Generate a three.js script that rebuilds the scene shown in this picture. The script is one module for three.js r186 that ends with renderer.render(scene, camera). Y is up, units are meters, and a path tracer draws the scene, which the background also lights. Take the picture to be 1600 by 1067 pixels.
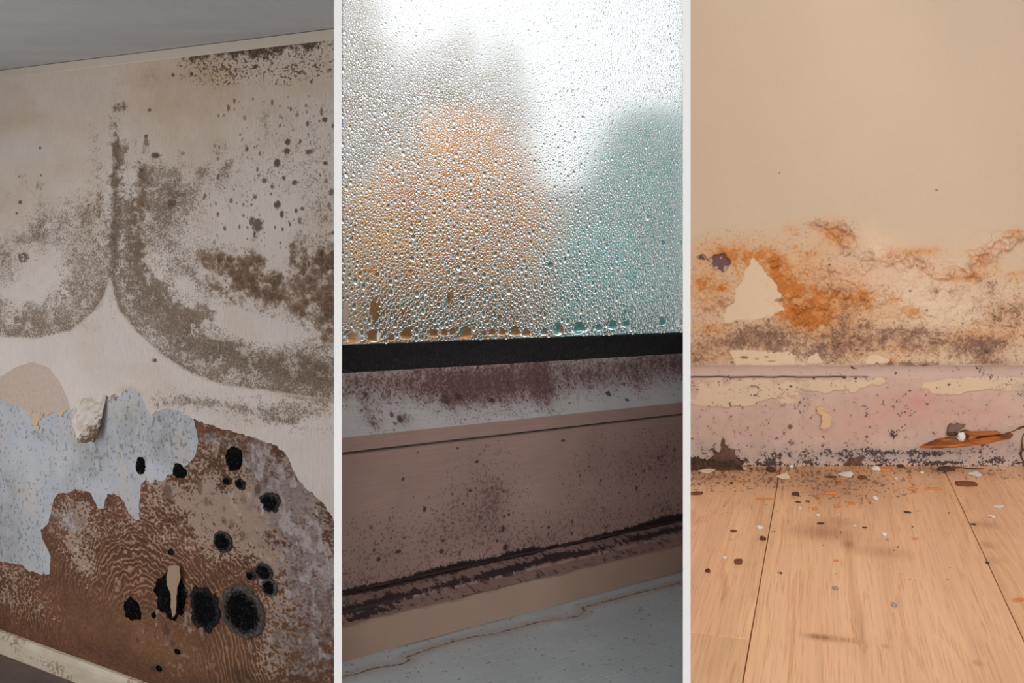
import * as THREE from 'three';
import { mergeGeometries, toCreasedNormals } from 'three/addons/utils/BufferGeometryUtils.js';
import { RoundedBoxGeometry } from 'three/addons/geometries/RoundedBoxGeometry.js';
import { RectAreaLightUniformsLib } from 'three/addons/lights/RectAreaLightUniformsLib.js';

// ---------------------------------------------------------------- camera, sky, lamps, exposure
// Three bays of one room, parted by two white boards: a mouldy papered wall, a wet window, a damp wall over a plank floor.
const scene = new THREE.Scene();
const camera = new THREE.PerspectiveCamera(2 * Math.atan(533.5 / 1600) * 180 / Math.PI, 1600 / 1067, 0.02, 200);
camera.position.set(0, 1.81, 0);
camera.lookAt(0, 1.81, -1);
camera.setViewOffset(1600, 1067, 0, 200.5, 1600, 1067);     // level camera, lens shifted down
const renderer = new THREE.WebGLRenderer();
renderer.toneMapping = THREE.LinearToneMapping;
renderer.toneMappingExposure = 1.0;
renderer.shadowMap.enabled = true;
RectAreaLightUniformsLib.init();
scene.background = new THREE.Color().setRGB(1.45, 1.52, 1.56);   // flat overcast sky
const ADDED_LAMP_BAY = { color: [1.0, 0.98, 0.95], power: 2.8 };      // tilted panel added out of view to light the plank bay
const ADDED_LAMP_ROOM = { color: [0.98, 0.985, 1.0], power: 4.5 };     // large panel added out of view to brighten boards and window
const DAY_WINDOW = { color: [0.88, 0.94, 1.0], power: 1.75 };    // frosted window in the left wall

// ---------------------------------------------------------------- helpers
let state = 12345;
const rnd = () => { state = (state + 0x6D2B79F5) | 0; let t = Math.imul(state ^ (state >>> 15), 1 | state); t = (t + Math.imul(t ^ (t >>> 7), 61 | t)) ^ t; return ((t ^ (t >>> 14)) >>> 0) / 4294967296; };
const reseed = (n) => { state = n; };
const rr = (a, b) => a + (b - a) * rnd();
const LT = new Float32Array(65536).map(() => rnd());
const vn = (x, y) => {
  const xi = Math.floor(x), yi = Math.floor(y); let fx = x - xi, fy = y - yi;
  fx = fx * fx * (3 - 2 * fx); fy = fy * fy * (3 - 2 * fy);
  const x0 = xi & 255, x1 = (xi + 1) & 255, y0 = (yi & 255) << 8, y1 = ((yi + 1) & 255) << 8;
  const a = LT[y0 | x0], b = LT[y0 | x1], c = LT[y1 | x0], d = LT[y1 | x1];
  return a + (b - a) * fx + (c - a + (a - b - c + d) * fx) * fy;
};
const fbm = (x, y, o = 4) => { let s = 0, a = 0.5, n = 0; for (let i = 0; i < o; i++) { s += a * vn(x, y); n += a; x = x * 2.03 + 17.1; y = y * 2.03 + 9.7; a *= 0.5; } return s / n; };
const cells = (x, y) => {                                    // [distance to the nearest seed, its random value]
  const xi = Math.floor(x), yi = Math.floor(y); let best = 9, val = 0;
  for (let j = -1; j <= 1; j++) for (let i = -1; i <= 1; i++) {
    const k = (((yi + j) & 255) << 8) | ((xi + i) & 255), r = LT[k], q = LT[(k + 7919) & 65535];
    const dx = xi + i + r - x, dy = yi + j + q - y, d = dx * dx + dy * dy;
    if (d < best) { best = d; val = LT[(k + 104729) & 65535]; }
  }
  return [Math.sqrt(best), val];
};
const sm = (a, b, x) => { const t = Math.min(1, Math.max(0, (x - a) / (b - a))); return t * t * (3 - 2 * t); };
const blend = (o, c, t) => { if (t > 0) { if (t > 1) t = 1; o[0] += (c[0] - o[0]) * t; o[1] += (c[1] - o[1]) * t; o[2] += (c[2] - o[2]) * t; } };
// speckle: 0..1 cover of a growth whose density is d (0 none, 1 full), n a noise value round 0.5
const growth = (n, d, soft = 0.06, spread = 0.5) => d <= 0.01 ? 0 : sm(-soft, soft, n - 0.5 - (0.5 - d) * spread);
function grid(u0, v0, w, h, nx, fn) {                        // a slowly varying field, sampled bilinearly
  const ny = Math.max(2, Math.round(nx * h / w)), a = new Float32Array((nx + 1) * (ny + 1));
  for (let j = 0; j <= ny; j++) for (let i = 0; i <= nx; i++) a[j * (nx + 1) + i] = fn(u0 + w * i / nx, v0 + h * j / ny);
  return (u, v) => {
    const x = Math.min(nx - 1e-4, Math.max(0, (u - u0) / w * nx)), y = Math.min(ny - 1e-4, Math.max(0, (v - v0) / h * ny));
    const i = x | 0, j = y | 0, fx = x - i, fy = y - j, k = j * (nx + 1) + i;
    return (a[k] * (1 - fx) + a[k + 1] * fx) * (1 - fy) + (a[k + nx + 1] * (1 - fx) + a[k + nx + 2] * fx) * fy;
  };
}
function signedDistance(pts, u, v) {                         // positive inside
  let best = 1e9, inside = false;
  for (let i = 0, j = pts.length - 1; i < pts.length; j = i++) {
    const ax = pts[j][0], ay = pts[j][1], bx = pts[i][0], by = pts[i][1], ex = bx - ax, ey = by - ay;
    const t = Math.min(1, Math.max(0, ((u - ax) * ex + (v - ay) * ey) / (ex * ex + ey * ey + 1e-12)));
    const dx = u - ax - ex * t, dy = v - ay - ey * t; best = Math.min(best, dx * dx + dy * dy);
    if ((ay > v) !== (by > v) && u < (bx - ax) * (v - ay) / (by - ay) + ax) inside = !inside;
  }
  return inside ? Math.sqrt(best) : -Math.sqrt(best);
}
const area = (B, nx, pts) => grid(...B, nx, (u, v) => signedDistance(pts, u, v));
const blobs = (B, nx, list) => grid(...B, nx, (u, v) => {   // list: [u, v, ru, rv, strength, turn]
  let s = 0; for (const [cu, cv, ru, rv, k = 1, turn = 0] of list) { const c = Math.cos(turn), n = Math.sin(turn), du = u - cu, dv = v - cv, x = (du * c + dv * n) / ru, y = (dv * c - du * n) / rv; s += k * Math.exp(-(x * x + y * y)); } return s;
});
// spots(B, W, H, [[u, v, ru, rv, strength]]) : crisp irregular marks rasterised at texture resolution
function spots([u0, v0, w, h], W, H, list) {
  const a = new Float32Array(W * H);
  for (const [cu, cv, ru, rv = ru, k = 1, edge = 0.35] of list) {
    const m = 1.5, i0 = Math.max(0, Math.floor((cu - ru * m - u0) / w * W)), i1 = Math.min(W - 1, Math.ceil((cu + ru * m - u0) / w * W)), j0 = Math.max(0, Math.floor((cv - rv * m - v0) / h * H)), j1 = Math.min(H - 1, Math.ceil((cv + rv * m - v0) / h * H));
    const f = 2.2 / Math.min(ru, rv);
    for (let j = j0; j <= j1; j++) for (let i = i0; i <= i1; i++) {
      const u = u0 + w * (i + 0.5) / W, v = v0 + h * (j + 0.5) / H, x = (u - cu) / ru, y = (v - cv) / rv;
      const d = Math.hypot(x, y) + (fbm(u * f, v * f, 3) - 0.5) * 1.1;
      const t = k * sm(1 + edge, 1 - edge, d);
      if (t > a[j * W + i]) a[j * W + i] = t;
    }
  }
  return a;
}
// paint(W, H, [u0, v0, width, height] in metres, fn(u, v, out, texel)) : out = [r, g, b (sRGB 0..255), relief 0..1]
function paint(W, H, [u0, v0, w, h], fn, wrap = THREE.MirroredRepeatWrapping, relief = true) {
  const c = new Uint8Array(W * H * 4), b = relief ? new Float32Array(W * H) : null, o = [0, 0, 0, 0];
  for (let j = 0; j < H; j++) for (let i = 0; i < W; i++) {
    o[3] = 0; fn(u0 + w * (i + 0.5) / W, v0 + h * (j + 0.5) / H, o, j * W + i);
    const k = (j * W + i) * 4; for (let n = 0; n < 3; n++) c[k + n] = Math.max(0, Math.min(255, Math.round(o[n]))); c[k + 3] = 255;
    if (b) b[j * W + i] = o[3];
  }
  const set = (t) => { t.magFilter = THREE.LinearFilter; t.wrapS = t.wrapT = wrap; t.repeat.set(1 / w, 1 / h); t.offset.set(-u0 / w, -v0 / h); t.needsUpdate = true; return t; };
  const map = set(new THREE.DataTexture(c, W, H)); map.colorSpace = THREE.SRGBColorSpace;
  return { map, bumpMap: b ? set(new THREE.DataTexture(b, W, H, THREE.RedFormat, THREE.FloatType)) : null };
}
const std = (o) => new THREE.MeshStandardMaterial({ roughness: 0.85, side: THREE.DoubleSide, ...o });
const rgb = (r, g, b) => new THREE.Color(`rgb(${r},${g},${b})`);

const taken = {};
const numbered = (n) => { const k = taken[n] = (taken[n] ?? -1) + 1; return k ? n + '_' + String(k).padStart(3, '0') : n; };
function tag(o, label, category, group, kind) { o.userData.label = label; o.userData.category = category; if (group) o.userData.group = group; if (kind) o.userData.kind = kind; return o; }
function put(name, geometry, material, parent = scene) {
  const m = new THREE.Mesh(geometry, material); m.name = parent === scene ? numbered(name) : name; m.castShadow = m.receiveShadow = true; parent.add(m); return m;
}
function group(name, parent = scene) { const g = new THREE.Group(); g.name = parent === scene ? numbered(name) : name; parent.add(g); return g; }
const structure = (o, label, category) => tag(o, label, category, null, 'structure');
function plan(points, y0, y1) {                              // vertical prism over a plan of [x, z] points
  const g = new THREE.ExtrudeGeometry(new THREE.Shape(points.map(([x, z]) => new THREE.Vector2(x, -z))), { depth: y1 - y0, bevelEnabled: false });
  return g.rotateX(-Math.PI / 2).translate(0, y0, 0);
}
const boxAt = (x0, x1, y0, y1, z0, z1) => new THREE.BoxGeometry(x1 - x0, y1 - y0, z1 - z0).translate((x0 + x1) / 2, (y0 + y1) / 2, (z0 + z1) / 2);
function metres(g, f) { const p = g.attributes.position, uv = new Float32Array(p.count * 2); for (let i = 0; i < p.count; i++) { const [u, v] = f(p.getX(i), p.getY(i), p.getZ(i)); uv[i * 2] = u; uv[i * 2 + 1] = v; } g.setAttribute('uv', new THREE.BufferAttribute(uv, 2)); return g; }
function outward(g) {                                         // a closed triangle soup with its faces turned outward
  const p = g.attributes.position, n = [...Object.values(g.attributes)]; let v = 0;
  for (let i = 0; i < p.count; i += 3) { const a = new THREE.Vector3().fromBufferAttribute(p, i), b = new THREE.Vector3().fromBufferAttribute(p, i + 1), c = new THREE.Vector3().fromBufferAttribute(p, i + 2); v += a.dot(b.cross(c)); }
  if (v < 0) for (const at of n) for (let i = 0; i < at.count; i += 3) for (let k = 0; k < at.itemSize; k++) { const q = at.getComponent(i, k); at.setComponent(i, k, at.getComponent(i + 1, k)); at.setComponent(i + 1, k, q); }
  g.computeVertexNormals(); return g;
}
function torn(pts, step, amp, freq, closed = true) {     // a torn outline: every edge cut into short steps and pushed about by noise
  const out = [];
  pts.forEach((p, i) => {
    const q = pts[(i + 1) % pts.length], n = Math.max(1, Math.round(Math.hypot(q[0] - p[0], q[1] - p[1]) / step));
    if (!closed && i === pts.length - 1) { out.push(p.slice(0, 2)); return; }
    for (let k = 0; k < n; k++) { const u = p[0] + (q[0] - p[0]) * k / n, v = p[1] + (q[1] - p[1]) * k / n; out.push([u + (fbm(u * freq, v * freq, 3) - 0.5) * amp * 2, v + (fbm(u * freq + 40, v * freq + 70, 3) - 0.5) * amp * 2]); }
  });
  return out;
}
const sheet = (pts, n0, n1) => metres(new THREE.ExtrudeGeometry(new THREE.Shape(pts.map(([x, y]) => new THREE.Vector2(x, y))), { depth: n1 - n0, bevelEnabled: false }).translate(0, 0, n0), (x, y) => [x, y]);

// ---------------------------------------------------------------- the shell of the room
const LEFT_A = -0.17375, LEFT_B = -0.16625, RIGHT_A = 0.166875, RIGHT_B = 0.174375;   // faces of the boards: x over distance
const MID_L = (LEFT_A + LEFT_B) / 2, MID_R = (RIGHT_A + RIGHT_B) / 2;
const whitePaint = std({ color: rgb(250, 250, 249), roughness: 0.7 });
const plainPaint = std({ color: rgb(206, 196, 186), roughness: 0.9 });
const FRONT = 0.57, CEILING = 2.40, BAY_FLOOR = 1.501;
structure(put('wall_partition', plan([[LEFT_A * FRONT, -FRONT], [LEFT_B * FRONT, -FRONT], [(LEFT_B - 0.0003) * 3.42, -3.42], [(LEFT_A + 0.0003) * 3.42, -3.42]], 0, CEILING), whitePaint), 'narrow white partition board between mouldy papered wall and wet window', 'partition');
structure(put('wall_partition', plan([[RIGHT_A * FRONT, -FRONT], [RIGHT_B * FRONT, -FRONT], [(RIGHT_B - 0.0003) * 1.4, -1.4], [(RIGHT_A + 0.0003) * 1.4, -1.4]], 0, CEILING), whitePaint), 'narrow white partition board between wet window and damp cream wall', 'partition');

// bay of the papered wall: s along the wall, y up, n out of the wall
const paperWall = group('wall_back');
structure(paperWall, 'mouldy wall with beige wallpaper peeling off a brown board', 'wall');
paperWall.position.set(-2.119, 0, -4.238);
paperWall.rotation.y = Math.atan2(-0.526, 0.851);
const toRoom = (s, n) => [-2.119 + 0.851 * s - 0.526 * n, -4.238 + 0.526 * s + 0.851 * n];
const shell = [[-3.12, 1.72], [1.42, 1.72], [1.42, -1.42], [MID_R * 1.4, -1.4], [0.15, -0.905], [-0.115, -0.70], [MID_L * 3.42, -3.42], toRoom(1.70, -0.12), toRoom(-1.25, -0.12)];
{
  const ceilTex = paint(512, 512, [0, 0, 2, 2], (u, v, o) => { const n = fbm(u * 3, v * 9, 4), k = 186 + (n - 0.5) * 14 + (fbm(u * 60, v * 8, 2) - 0.5) * 5; o[0] = k; o[1] = k - 3; o[2] = k - 6; o[3] = fbm(u * 90, v * 90, 2); });
  structure(put('ceiling', metres(plan(shell, CEILING, CEILING + 0.1), (x, y, z) => [x, z]), std({ ...ceilTex, bumpScale: 0.0004, roughness: 0.95 })), 'grey painted ceiling above the mouldy papered wall', 'ceiling');
  const floorTex = paint(512, 512, [0, 0, 2, 2], (u, v, o) => { const n = fbm(u * 12, v * 12, 4); o[0] = 92 + n * 30; o[1] = 78 + n * 26; o[2] = 72 + n * 22; o[3] = n; });
  structure(put('floor', metres(plan(shell, -0.1, 0), (x, y, z) => [x, z]), std({ ...floorTex, bumpScale: 0.001, roughness: 0.8 })), 'dark brown floor below the cream skirting of the papered wall', 'floor');
  structure(put('wall_front', boxAt(-3.12, 1.42, 0, CEILING, 1.6, 1.72), plainPaint), 'plain room wall facing the three bays', 'wall');
  structure(put('wall_right', boxAt(1.30, 1.42, 0, CEILING, -1.42, 1.6), plainPaint), 'plain side wall at the plank floor end of the room', 'wall');
  const side = group('wall_left');
  structure(side, 'plain side wall with a frosted window beside the papered wall', 'wall');
  for (const [y0, y1, z0, z1] of [[0, 0.15, -4.95, 1.6], [1.75, CEILING, -4.95, 1.6], [0.15, 1.75, -4.95, -3.75], [0.15, 1.75, -1.15, 1.6]]) put('wall_section', boxAt(-3.12, -3.0, y0, y1, z0, z1), plainPaint, side);
  const win = group('window_2');
  structure(win, 'large frosted daylight window with white frame', 'window');
  for (const [y0, y1, z0, z1] of [[0.15, 0.21, -3.75, -1.15], [1.69, 1.75, -3.75, -1.15], [0.21, 1.69, -3.75, -3.69], [0.21, 1.69, -1.21, -1.15], [0.21, 1.69, -2.48, -2.42]]) put('window_frame', boxAt(-3.09, -3.02, y0, y1, z0, z1), whitePaint, win);
  const glow = std({ color: 0xffffff, emissive: new THREE.Color().setRGB(...DAY_WINDOW.color), emissiveIntensity: 0.9, roughness: 0.5 });
  for (const [z0, z1] of [[-3.69, -2.48], [-2.42, -1.21]]) put('window_pane', boxAt(-3.07, -3.06, 0.21, 1.69, z0, z1), glow, win);
  const l = new THREE.RectAreaLight(new THREE.Color().setRGB(...DAY_WINDOW.color), DAY_WINDOW.power, 2.48, 1.48);
  l.position.set(-3.0, 0.95, -2.45); l.lookAt(0, 0.95, -2.45); win.add(l); l.name = 'window_daylight';
}
function addedPanelLamp(label, [x, y, z], tilt, w, d, lamp) {  // panel lamp added out of view for the light it gives
  const g = group('added_light'); tag(g, label, 'ceiling light'); g.position.set(x, y, z);
  const head = group('lamp_head', g); head.rotation.x = tilt;
  put('housing', new RoundedBoxGeometry(w + 0.03, 0.025, d + 0.03, 2, 0.006).translate(0, 0.016, 0), whitePaint, head);
  put('diffuser', new THREE.BoxGeometry(w, 0.004, d), std({ color: 0xffffff, emissive: new THREE.Color().setRGB(...lamp.color), emissiveIntensity: 1.0 }), head);
  put('stem', new THREE.CylinderGeometry(0.012, 0.012, CEILING - y, 16).translate(0, (CEILING - y) / 2, 0), whitePaint, g);
  const l = new THREE.RectAreaLight(new THREE.Color().setRGB(...lamp.color), lamp.power, w, d); l.name = 'panel_light'; l.position.set(0, -0.006, 0); l.rotation.x = -Math.PI / 2; head.add(l);
}
addedPanelLamp('added unseen tilted white panel lamp lighting the plank floor bay', [0.44, 2.30, -0.58], 0.55, 0.56, 0.30, ADDED_LAMP_BAY);
addedPanelLamp('added unseen large white panel lamp lighting the bays from the front of the room', [-0.1, 1.98, 1.40], 1.25, 2.2, 0.75, ADDED_LAMP_ROOM);

// ---------------------------------------------------------------- bay 1: board, lining, wallpaper
const PAPER_B = [-0.1, 0.5, 1.98, 1.9];
const archPatch = [[-0.2797,0.9686],[-0.0911,1.0948],[0.0,1.1293],[0.1111,1.1805],[0.2276,1.2129],[0.3367,1.1983],[0.4104,1.1438],[0.4548,1.0877],[0.4828,1.0256],[0.2615,0.8951],[-0.1843,0.8428]];
const paperTex = (() => {
  const W = 1344, H = 1536, B = PAPER_B, N = 280;
  const leftBand = area(B, N, [[0.7589,2.1531],[0.7441,2.0336],[0.7404,1.8413],[0.7293,1.6727],[0.7106,1.5564],[0.6234,1.4337],[0.4748,1.3489],[0.2615,1.3051],[0.0,1.2961],[-0.3772,1.3469],[-0.3772,1.4856],[0.0,1.4312],[0.2191,1.4621],[0.3532,1.5086],[0.4185,1.5915],[0.4266,1.6796],[0.5849,1.7068],[0.6616,1.793],[0.6993,1.8898],[0.7218,2.0343],[0.7441,2.1418]]);
  const rightBand = area(B, N, [[0.7663,2.1959],[0.7404,2.0337],[0.7293,1.8413],[0.7181,1.6483],[0.7106,1.5564],[0.7589,1.4453],[0.8646,1.3678],[1.0054,1.293],[1.1573,1.2384],[1.3186,1.2119],[1.5322,1.2115],[1.6766,1.2122],[1.8684,1.2098],[1.8684,1.3482],[1.6766,1.359],[1.4726,1.3576],[1.3186,1.4135],[1.2486,1.4765],[1.1441,1.5077],[0.995,1.5616],[0.9251,1.6529],[0.8682,1.7698],[0.8249,1.9122],[0.7884,2.0561],[0.7737,2.1763]]);
  const lowBand = area(B, N, [[0.9251,1.1418],[1.0397,1.1664],[1.1902,1.1756],[1.35,1.1684],[1.5322,1.1901],[1.7047,1.2232],[1.8684,1.2668],[1.8684,1.2098],[1.774,1.1449],[1.6766,1.1073],[1.5907,1.0979],[1.4484,1.1104],[1.255,1.119],[1.0737,1.1052],[0.9532,1.0814]]);
  const midField = area(B, N, [[0.8285,2.0072],[1.0226,2.0135],[1.1573,1.9529],[1.255,1.9956],[1.35,1.993],[1.3186,1.8831],[1.255,1.8391],[1.2292,1.7494],[1.255,1.6155],[1.3028,1.5058],[1.1573,1.4992],[1.0054,1.5619],[0.9251,1.6529],[0.8896,1.8171]]);
  const leftField = area(B, N, [[-0.2797,1.7086],[0.0891,1.7],[0.2615,1.8177],[0.3655,1.8176],[0.5849,1.8911],[0.6805,1.89],[0.6843,1.6476],[0.6234,1.4752],[0.386,1.3889],[0.0,1.3544],[-0.2797,1.3797]]);
  const brown = area(B, N, [[1.1967,1.6634],[1.3028,1.6879],[1.4241,1.6683],[1.4665,1.7688],[1.5085,1.782],[1.4965,1.6828],[1.5322,1.6105],[1.5965,1.6252],[1.634,1.7488],[1.6653,1.7491],[1.6766,1.6527],[1.7492,1.7042],[1.8684,1.7551],[1.8684,1.3787],[1.6766,1.4345],[1.5907,1.472],[1.4726,1.4831],[1.3872,1.5052],[1.2933,1.5454],[1.2227,1.5876]]);
  const brownDeep = blobs(B, N, [[1.35,1.6402,0.1249,0.0573,0.8],[1.5616,1.5815,0.0995,0.0854,0.9],[1.4726,1.7256,0.0271,0.052,1],[1.6482,1.7004,0.0257,0.0632,1.1],[1.6991,1.6804,0.0281,0.0627,1.0],[1.7877,1.6307,0.0709,0.1031,1.0],[1.4271,1.5768,0.1525,0.0436,0.7],[1.1573,1.59,0.0462,0.0454,0.5],[1.8148,1.5083,0.0541,0.0821,0.8],[1.6766,1.5017,0.113,0.042,0.5],[1.0567,1.8629,0.0544,0.0322,0.6],[0.8896,1.8878,0.0356,0.1178,0.7],[0.9003,1.7229,0.0569,0.1412,0.6]]);
  const greyDeep = blobs(B, N, [[1.2869,1.3493,0.1908,0.0579,0.55],[1.5907,1.3062,0.2321,0.051,0.6],[1.7603,1.3401,0.1376,0.0828,0.5],[1.1241,1.4294,0.1001,0.0684,0.4],[1.774,1.2895,0.1096,0.0413,0.5],[0.7441,1.8893,0.0297,0.2164,0.75],[0.8538,1.8171,0.0432,0.1658,0.55],[0.918,1.6528,0.092,0.1173,0.4],[0.2615,1.382,0.253,0.0359,0.35],[0.9707,1.4908,0.1394,0.0699,0.35],[1.5025,1.1162,0.2087,0.0215,0.45],[1.0906,1.1481,0.1347,0.0183,0.3]]);
  const clean = blobs(B, N, [[1.4726,1.4225,0.1384,0.0346,1.2],[1.5616,1.4064,0.1054,0.0278,1.1],[1.381,1.4479,0.0742,0.0263,0.8],[1.4362,1.7621,0.0913,0.0479,1],[1.5616,1.699,0.0527,0.0726,1],[0.2615,1.5742,0.1181,0.0769,1.1],[0.1111,1.4913,0.1577,0.0313,1],[0.386,1.6284,0.0572,0.0757,0.7],[1.1573,1.7488,0.0793,0.0907,0.5],[1.1241,1.5547,0.06,0.0319,0.7],[1.6196,1.5518,0.0403,0.0296,0.5],[1.7603,1.5678,0.033,0.0248,0.5],[1.5907,1.8164,0.087,0.051,0.9],[1.255,1.8838,0.0642,0.0671,0.5]]);
  const topEdge = area(B, N, [[1.1074,2.3606],[1.255,2.3758],[1.4726,2.3793],[1.6766,2.3868],[1.8684,2.3898],[1.8684,2.3614],[1.7931,2.3639],[1.7382,2.3563],[1.6991,2.3388],[1.6539,2.3552],[1.6196,2.3624],[1.5791,2.3403],[1.4876,2.3305],[1.381,2.3521],[1.255,2.3489]]);
  const topSpeck = blobs(B, N, [[1.2869,2.3175,0.1272,0.0312,0.62],[1.4271,2.2917,0.0671,0.0218,0.6],[1.5322,2.3398,0.1182,0.0193,0.5],[1.7465,2.3141,0.1105,0.0415,0.42],[1.634,2.2598,0.0687,0.0169,0.45],[1.6907,2.2809,0.1406,0.0167,0.4],[1.35,2.262,0.0812,0.0132,0.35]]);
  const tan = blobs(B, N, [[1.0567,2.3002,0.238,0.0921,0.5],[1.255,2.3087,0.2247,0.0671,0.65],[1.1241,2.1929,0.2001,0.0456,0.45],[1.0226,2.1176,0.1717,0.1156,0.4],[0.1762,2.1805,0.3017,0.0415,0.5],[0.5066,2.1277,0.2374,0.0496,0.3],[1.6482,2.2377,0.171,0.0421,0.4],[1.7603,2.2716,0.1101,0.0621,0.5],[0.5849,2.2595,0.6199,0.1228,0.4],[1.4726,2.1845,0.361,0.1299,0.35],[0.2615,1.8946,0.253,0.1025,0.4],[0.0891,1.8179,0.1762,0.1048,0.4],[1.3028,2.1497,0.095,0.1554,0.35],[1.1902,1.9974,0.1309,0.0903,0.4],[0.918,2.3334,0.1061,0.0939,0.3],[0.386,1.9941,0.2858,0.0605,0.35],[0.5066,2.3635,0.356,0.0248,0.25],[1.5322,2.1596,0.1182,0.0343,0.4,0.2],[0.6234,1.8173,0.0767,0.1466,0.3],[1.7877,1.8162,0.0545,0.1237,0.3],[0.8285,1.147,0.0725,0.0214,0.9]]);
  const wisps = blobs(B, N, [[0.7441,1.9615,0.0186,0.1803,1.0],[0.733,1.6968,0.0261,0.1445,0.9],[0.8896,1.8171,0.0214,0.1414,0.6],[1.3091,1.932,0.0221,0.0577,0.85,-0.35],[1.3562,1.9818,0.0312,0.011,0.8,0.6],[1.3249,1.9539,0.0503,0.0177,0.6,0.6],[1.2292,1.9559,0.0453,0.0135,0.75],[1.3965,1.9523,0.0185,0.0109,0.8],[1.5174,2.1325,0.0119,0.0301,0.8],[1.5263,2.0848,0.0074,0.0301,0.95],[0.2825,1.7921,0.0377,0.0869,0.75,0.1],[0.2404,1.7663,0.0594,0.0308,0.7],[0.386,1.7923,0.0817,0.0303,0.4],[0.1676,1.9527,0.0389,0.0182,0.6,-0.6],[0.2699,1.915,0.0252,0.023,0.6],[0.6311,1.9638,0.023,0.1221,0.5,0.12],[0.6616,1.8295,0.0228,0.0584,0.55,0.1],[1.3562,1.8166,0.0499,0.0066,0.7,-0.9],[1.4118,1.7729,0.0245,0.0066,0.6,-0.8],[0.9881,1.817,0.104,0.0604,0.5],[1.1074,1.8854,0.1005,0.0685,0.5],[0.918,1.9461,0.0354,0.0704,0.6],[1.7603,1.8266,0.066,0.0621,0.55],[1.4876,1.7733,0.027,0.0389,0.9],[0.5655,1.8051,0.0467,0.0443,0.55],[1.6482,2.0165,0.114,0.0843,0.2],[1.5616,1.8805,0.1464,0.1281,0.3],[1.7465,1.9614,0.0829,0.1245,0.4],[1.6766,1.6695,0.1695,0.1468,0.35],[1.4726,1.6217,0.1805,0.0866,0.3],[0.1329,1.7084,0.1743,0.0261,0.5],[0.0359,1.6465,0.0714,0.0527,0.5],[0.386,1.6536,0.0368,0.0757,0.5],[0.9532,2.3074,0.042,0.021,0.45],[1.7931,1.7132,0.0327,0.0824,0.6]]);
  reseed(77);
  const marks = [[0.9707,2.0197,0.0244,0.0093,1],[1.5762,1.9762,0.0146,0.0128,1],[1.6225,2.0448,0.0115,0.0106,1],[1.6196,2.0153,0.0144,0.0085,1],[1.7187,2.01,0.0167,0.0083,0.9],[1.7849,2.111,0.0109,0.0082,1],[1.7877,1.9708,0.0109,0.0062,1],[1.5762,1.8377,0.0146,0.0128,1],[1.5174,1.9196,0.0119,0.0086,0.8],[1.5528,1.8977,0.0088,0.0064,0.7],[1.6539,1.911,0.0114,0.0084,0.9],[1.4846,1.7689,0.024,0.0216,0.9],[1.6052,1.9267,0.0087,0.0064,0.8],[1.5965,1.8058,0.0087,0.0106,1],[1.4726,1.8641,0.009,0.0065,0.8],[1.6879,1.8247,0.0084,0.0063,0.8],[0.146,1.8542,0.013,0.0078,0.9],[0.1242,1.81,0.0087,0.0052,0.8],[0.2783,2.0708,0.0084,0.0051,0.8],[0.5849,1.8419,0.0077,0.0049,0.7],[1.1606,2.302,0.0083,0.0068,1],[1.0635,2.3066,0.0068,0.0069,0.9],[1.4756,2.3055,0.012,0.0065,1],[1.7271,2.2366,0.0056,0.0062,0.9],[1.0567,1.8445,0.0238,0.0138,0.8],[1.2292,1.8706,0.0081,0.0067,0.8],[0.918,2.0916,0.0106,0.007,0.9],[0.9357,2.1869,0.0106,0.0059,0.8],[0.7921,2.2112,0.011,0.0191,0.5],[1.2227,1.8617,0.0065,0.0045,0.8],[1.5528,2.1799,0.0059,0.0107,0.7],[0.1676,1.631,0.0302,0.0182,0.85],[0.9637,1.2737,0.014,0.007,0.6],[1.3028,1.6435,0.0127,0.0089,0.8],[1.6766,1.7848,0.0085,0.0105,0.7],[1.4575,1.784,0.0121,0.013,0.9],[1.8148,1.8777,0.0108,0.0123,0.8],[0.918,2.0705,0.0141,0.0164,0.6],[0.8896,1.9702,0.0107,0.0071,0.7],[1.1141,2.0223,0.01,0.0068,0.5],[0.7367,2.2071,0.0074,0.0072,0.7]];
  for (let i = 0; i < 230; i++) { const s = rr(1.25, 1.84), y = rr(1.55, 2.2), r = 0.0022 + 0.006 * rnd() ** 4; marks.push([s, y, r, r * rr(0.8, 1.6), rr(0.4, 0.95)]); }
  for (let i = 0; i < 60; i++) { const s = rr(-1, 0.5), y = rr(1.5, 2.0), r = 0.002 + 0.004 * rnd() ** 3; marks.push([s, y, r, r, rr(0.4, 0.9)]); }
  const dots = spots(B, W, H, marks);
  const dryTri = area(B, N, [[0.7143,1.5614],[0.6843,1.4973],[0.6234,1.4337],[0.4748,1.3489],[0.2615,1.3051],[0.0,1.2961],[-0.3772,1.3469],[-0.3772,0.2378],[1.9211,0.6663],[1.9211,1.2069],[1.6766,1.208],[1.5322,1.2115],[1.3186,1.2119],[1.1573,1.2384],[1.0054,1.293],[0.8646,1.3678],[0.7589,1.4453],[0.733,1.5042]]);
  const arch = area(B, N, archPatch);
  return paint(W, H, B, (u, v, o, at) => {
    const n1 = fbm(u * 3.1 + 3, v * 3.1, 3), fib = fbm(u * 420, v * 62, 2), fine = fbm(u * 190, v * 260, 3), mid = fbm(u * 42 + 9, v * 58, 4), big = fbm(u * 14 + 30, v * 20, 4);
    const k = 1 + (n1 - 0.5) * 0.07 + (fib - 0.5) * 0.05;
    o[0] = 222 * k; o[1] = 208 * k; o[2] = 197 * k;
    const stain = tan(u, v) * (0.5 + big);
    blend(o, [196, 162, 128], stain * 0.5);
    blend(o, [204, 176, 152], sm(0.5, 0.75, fbm(u * 5 + 60, v * 9, 4)) * 0.22);
    // tan backing under the peeled top coat
    const ar = arch(u, v) + (fbm(u * 60, v * 60, 3) - 0.5) * 0.006;
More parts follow.
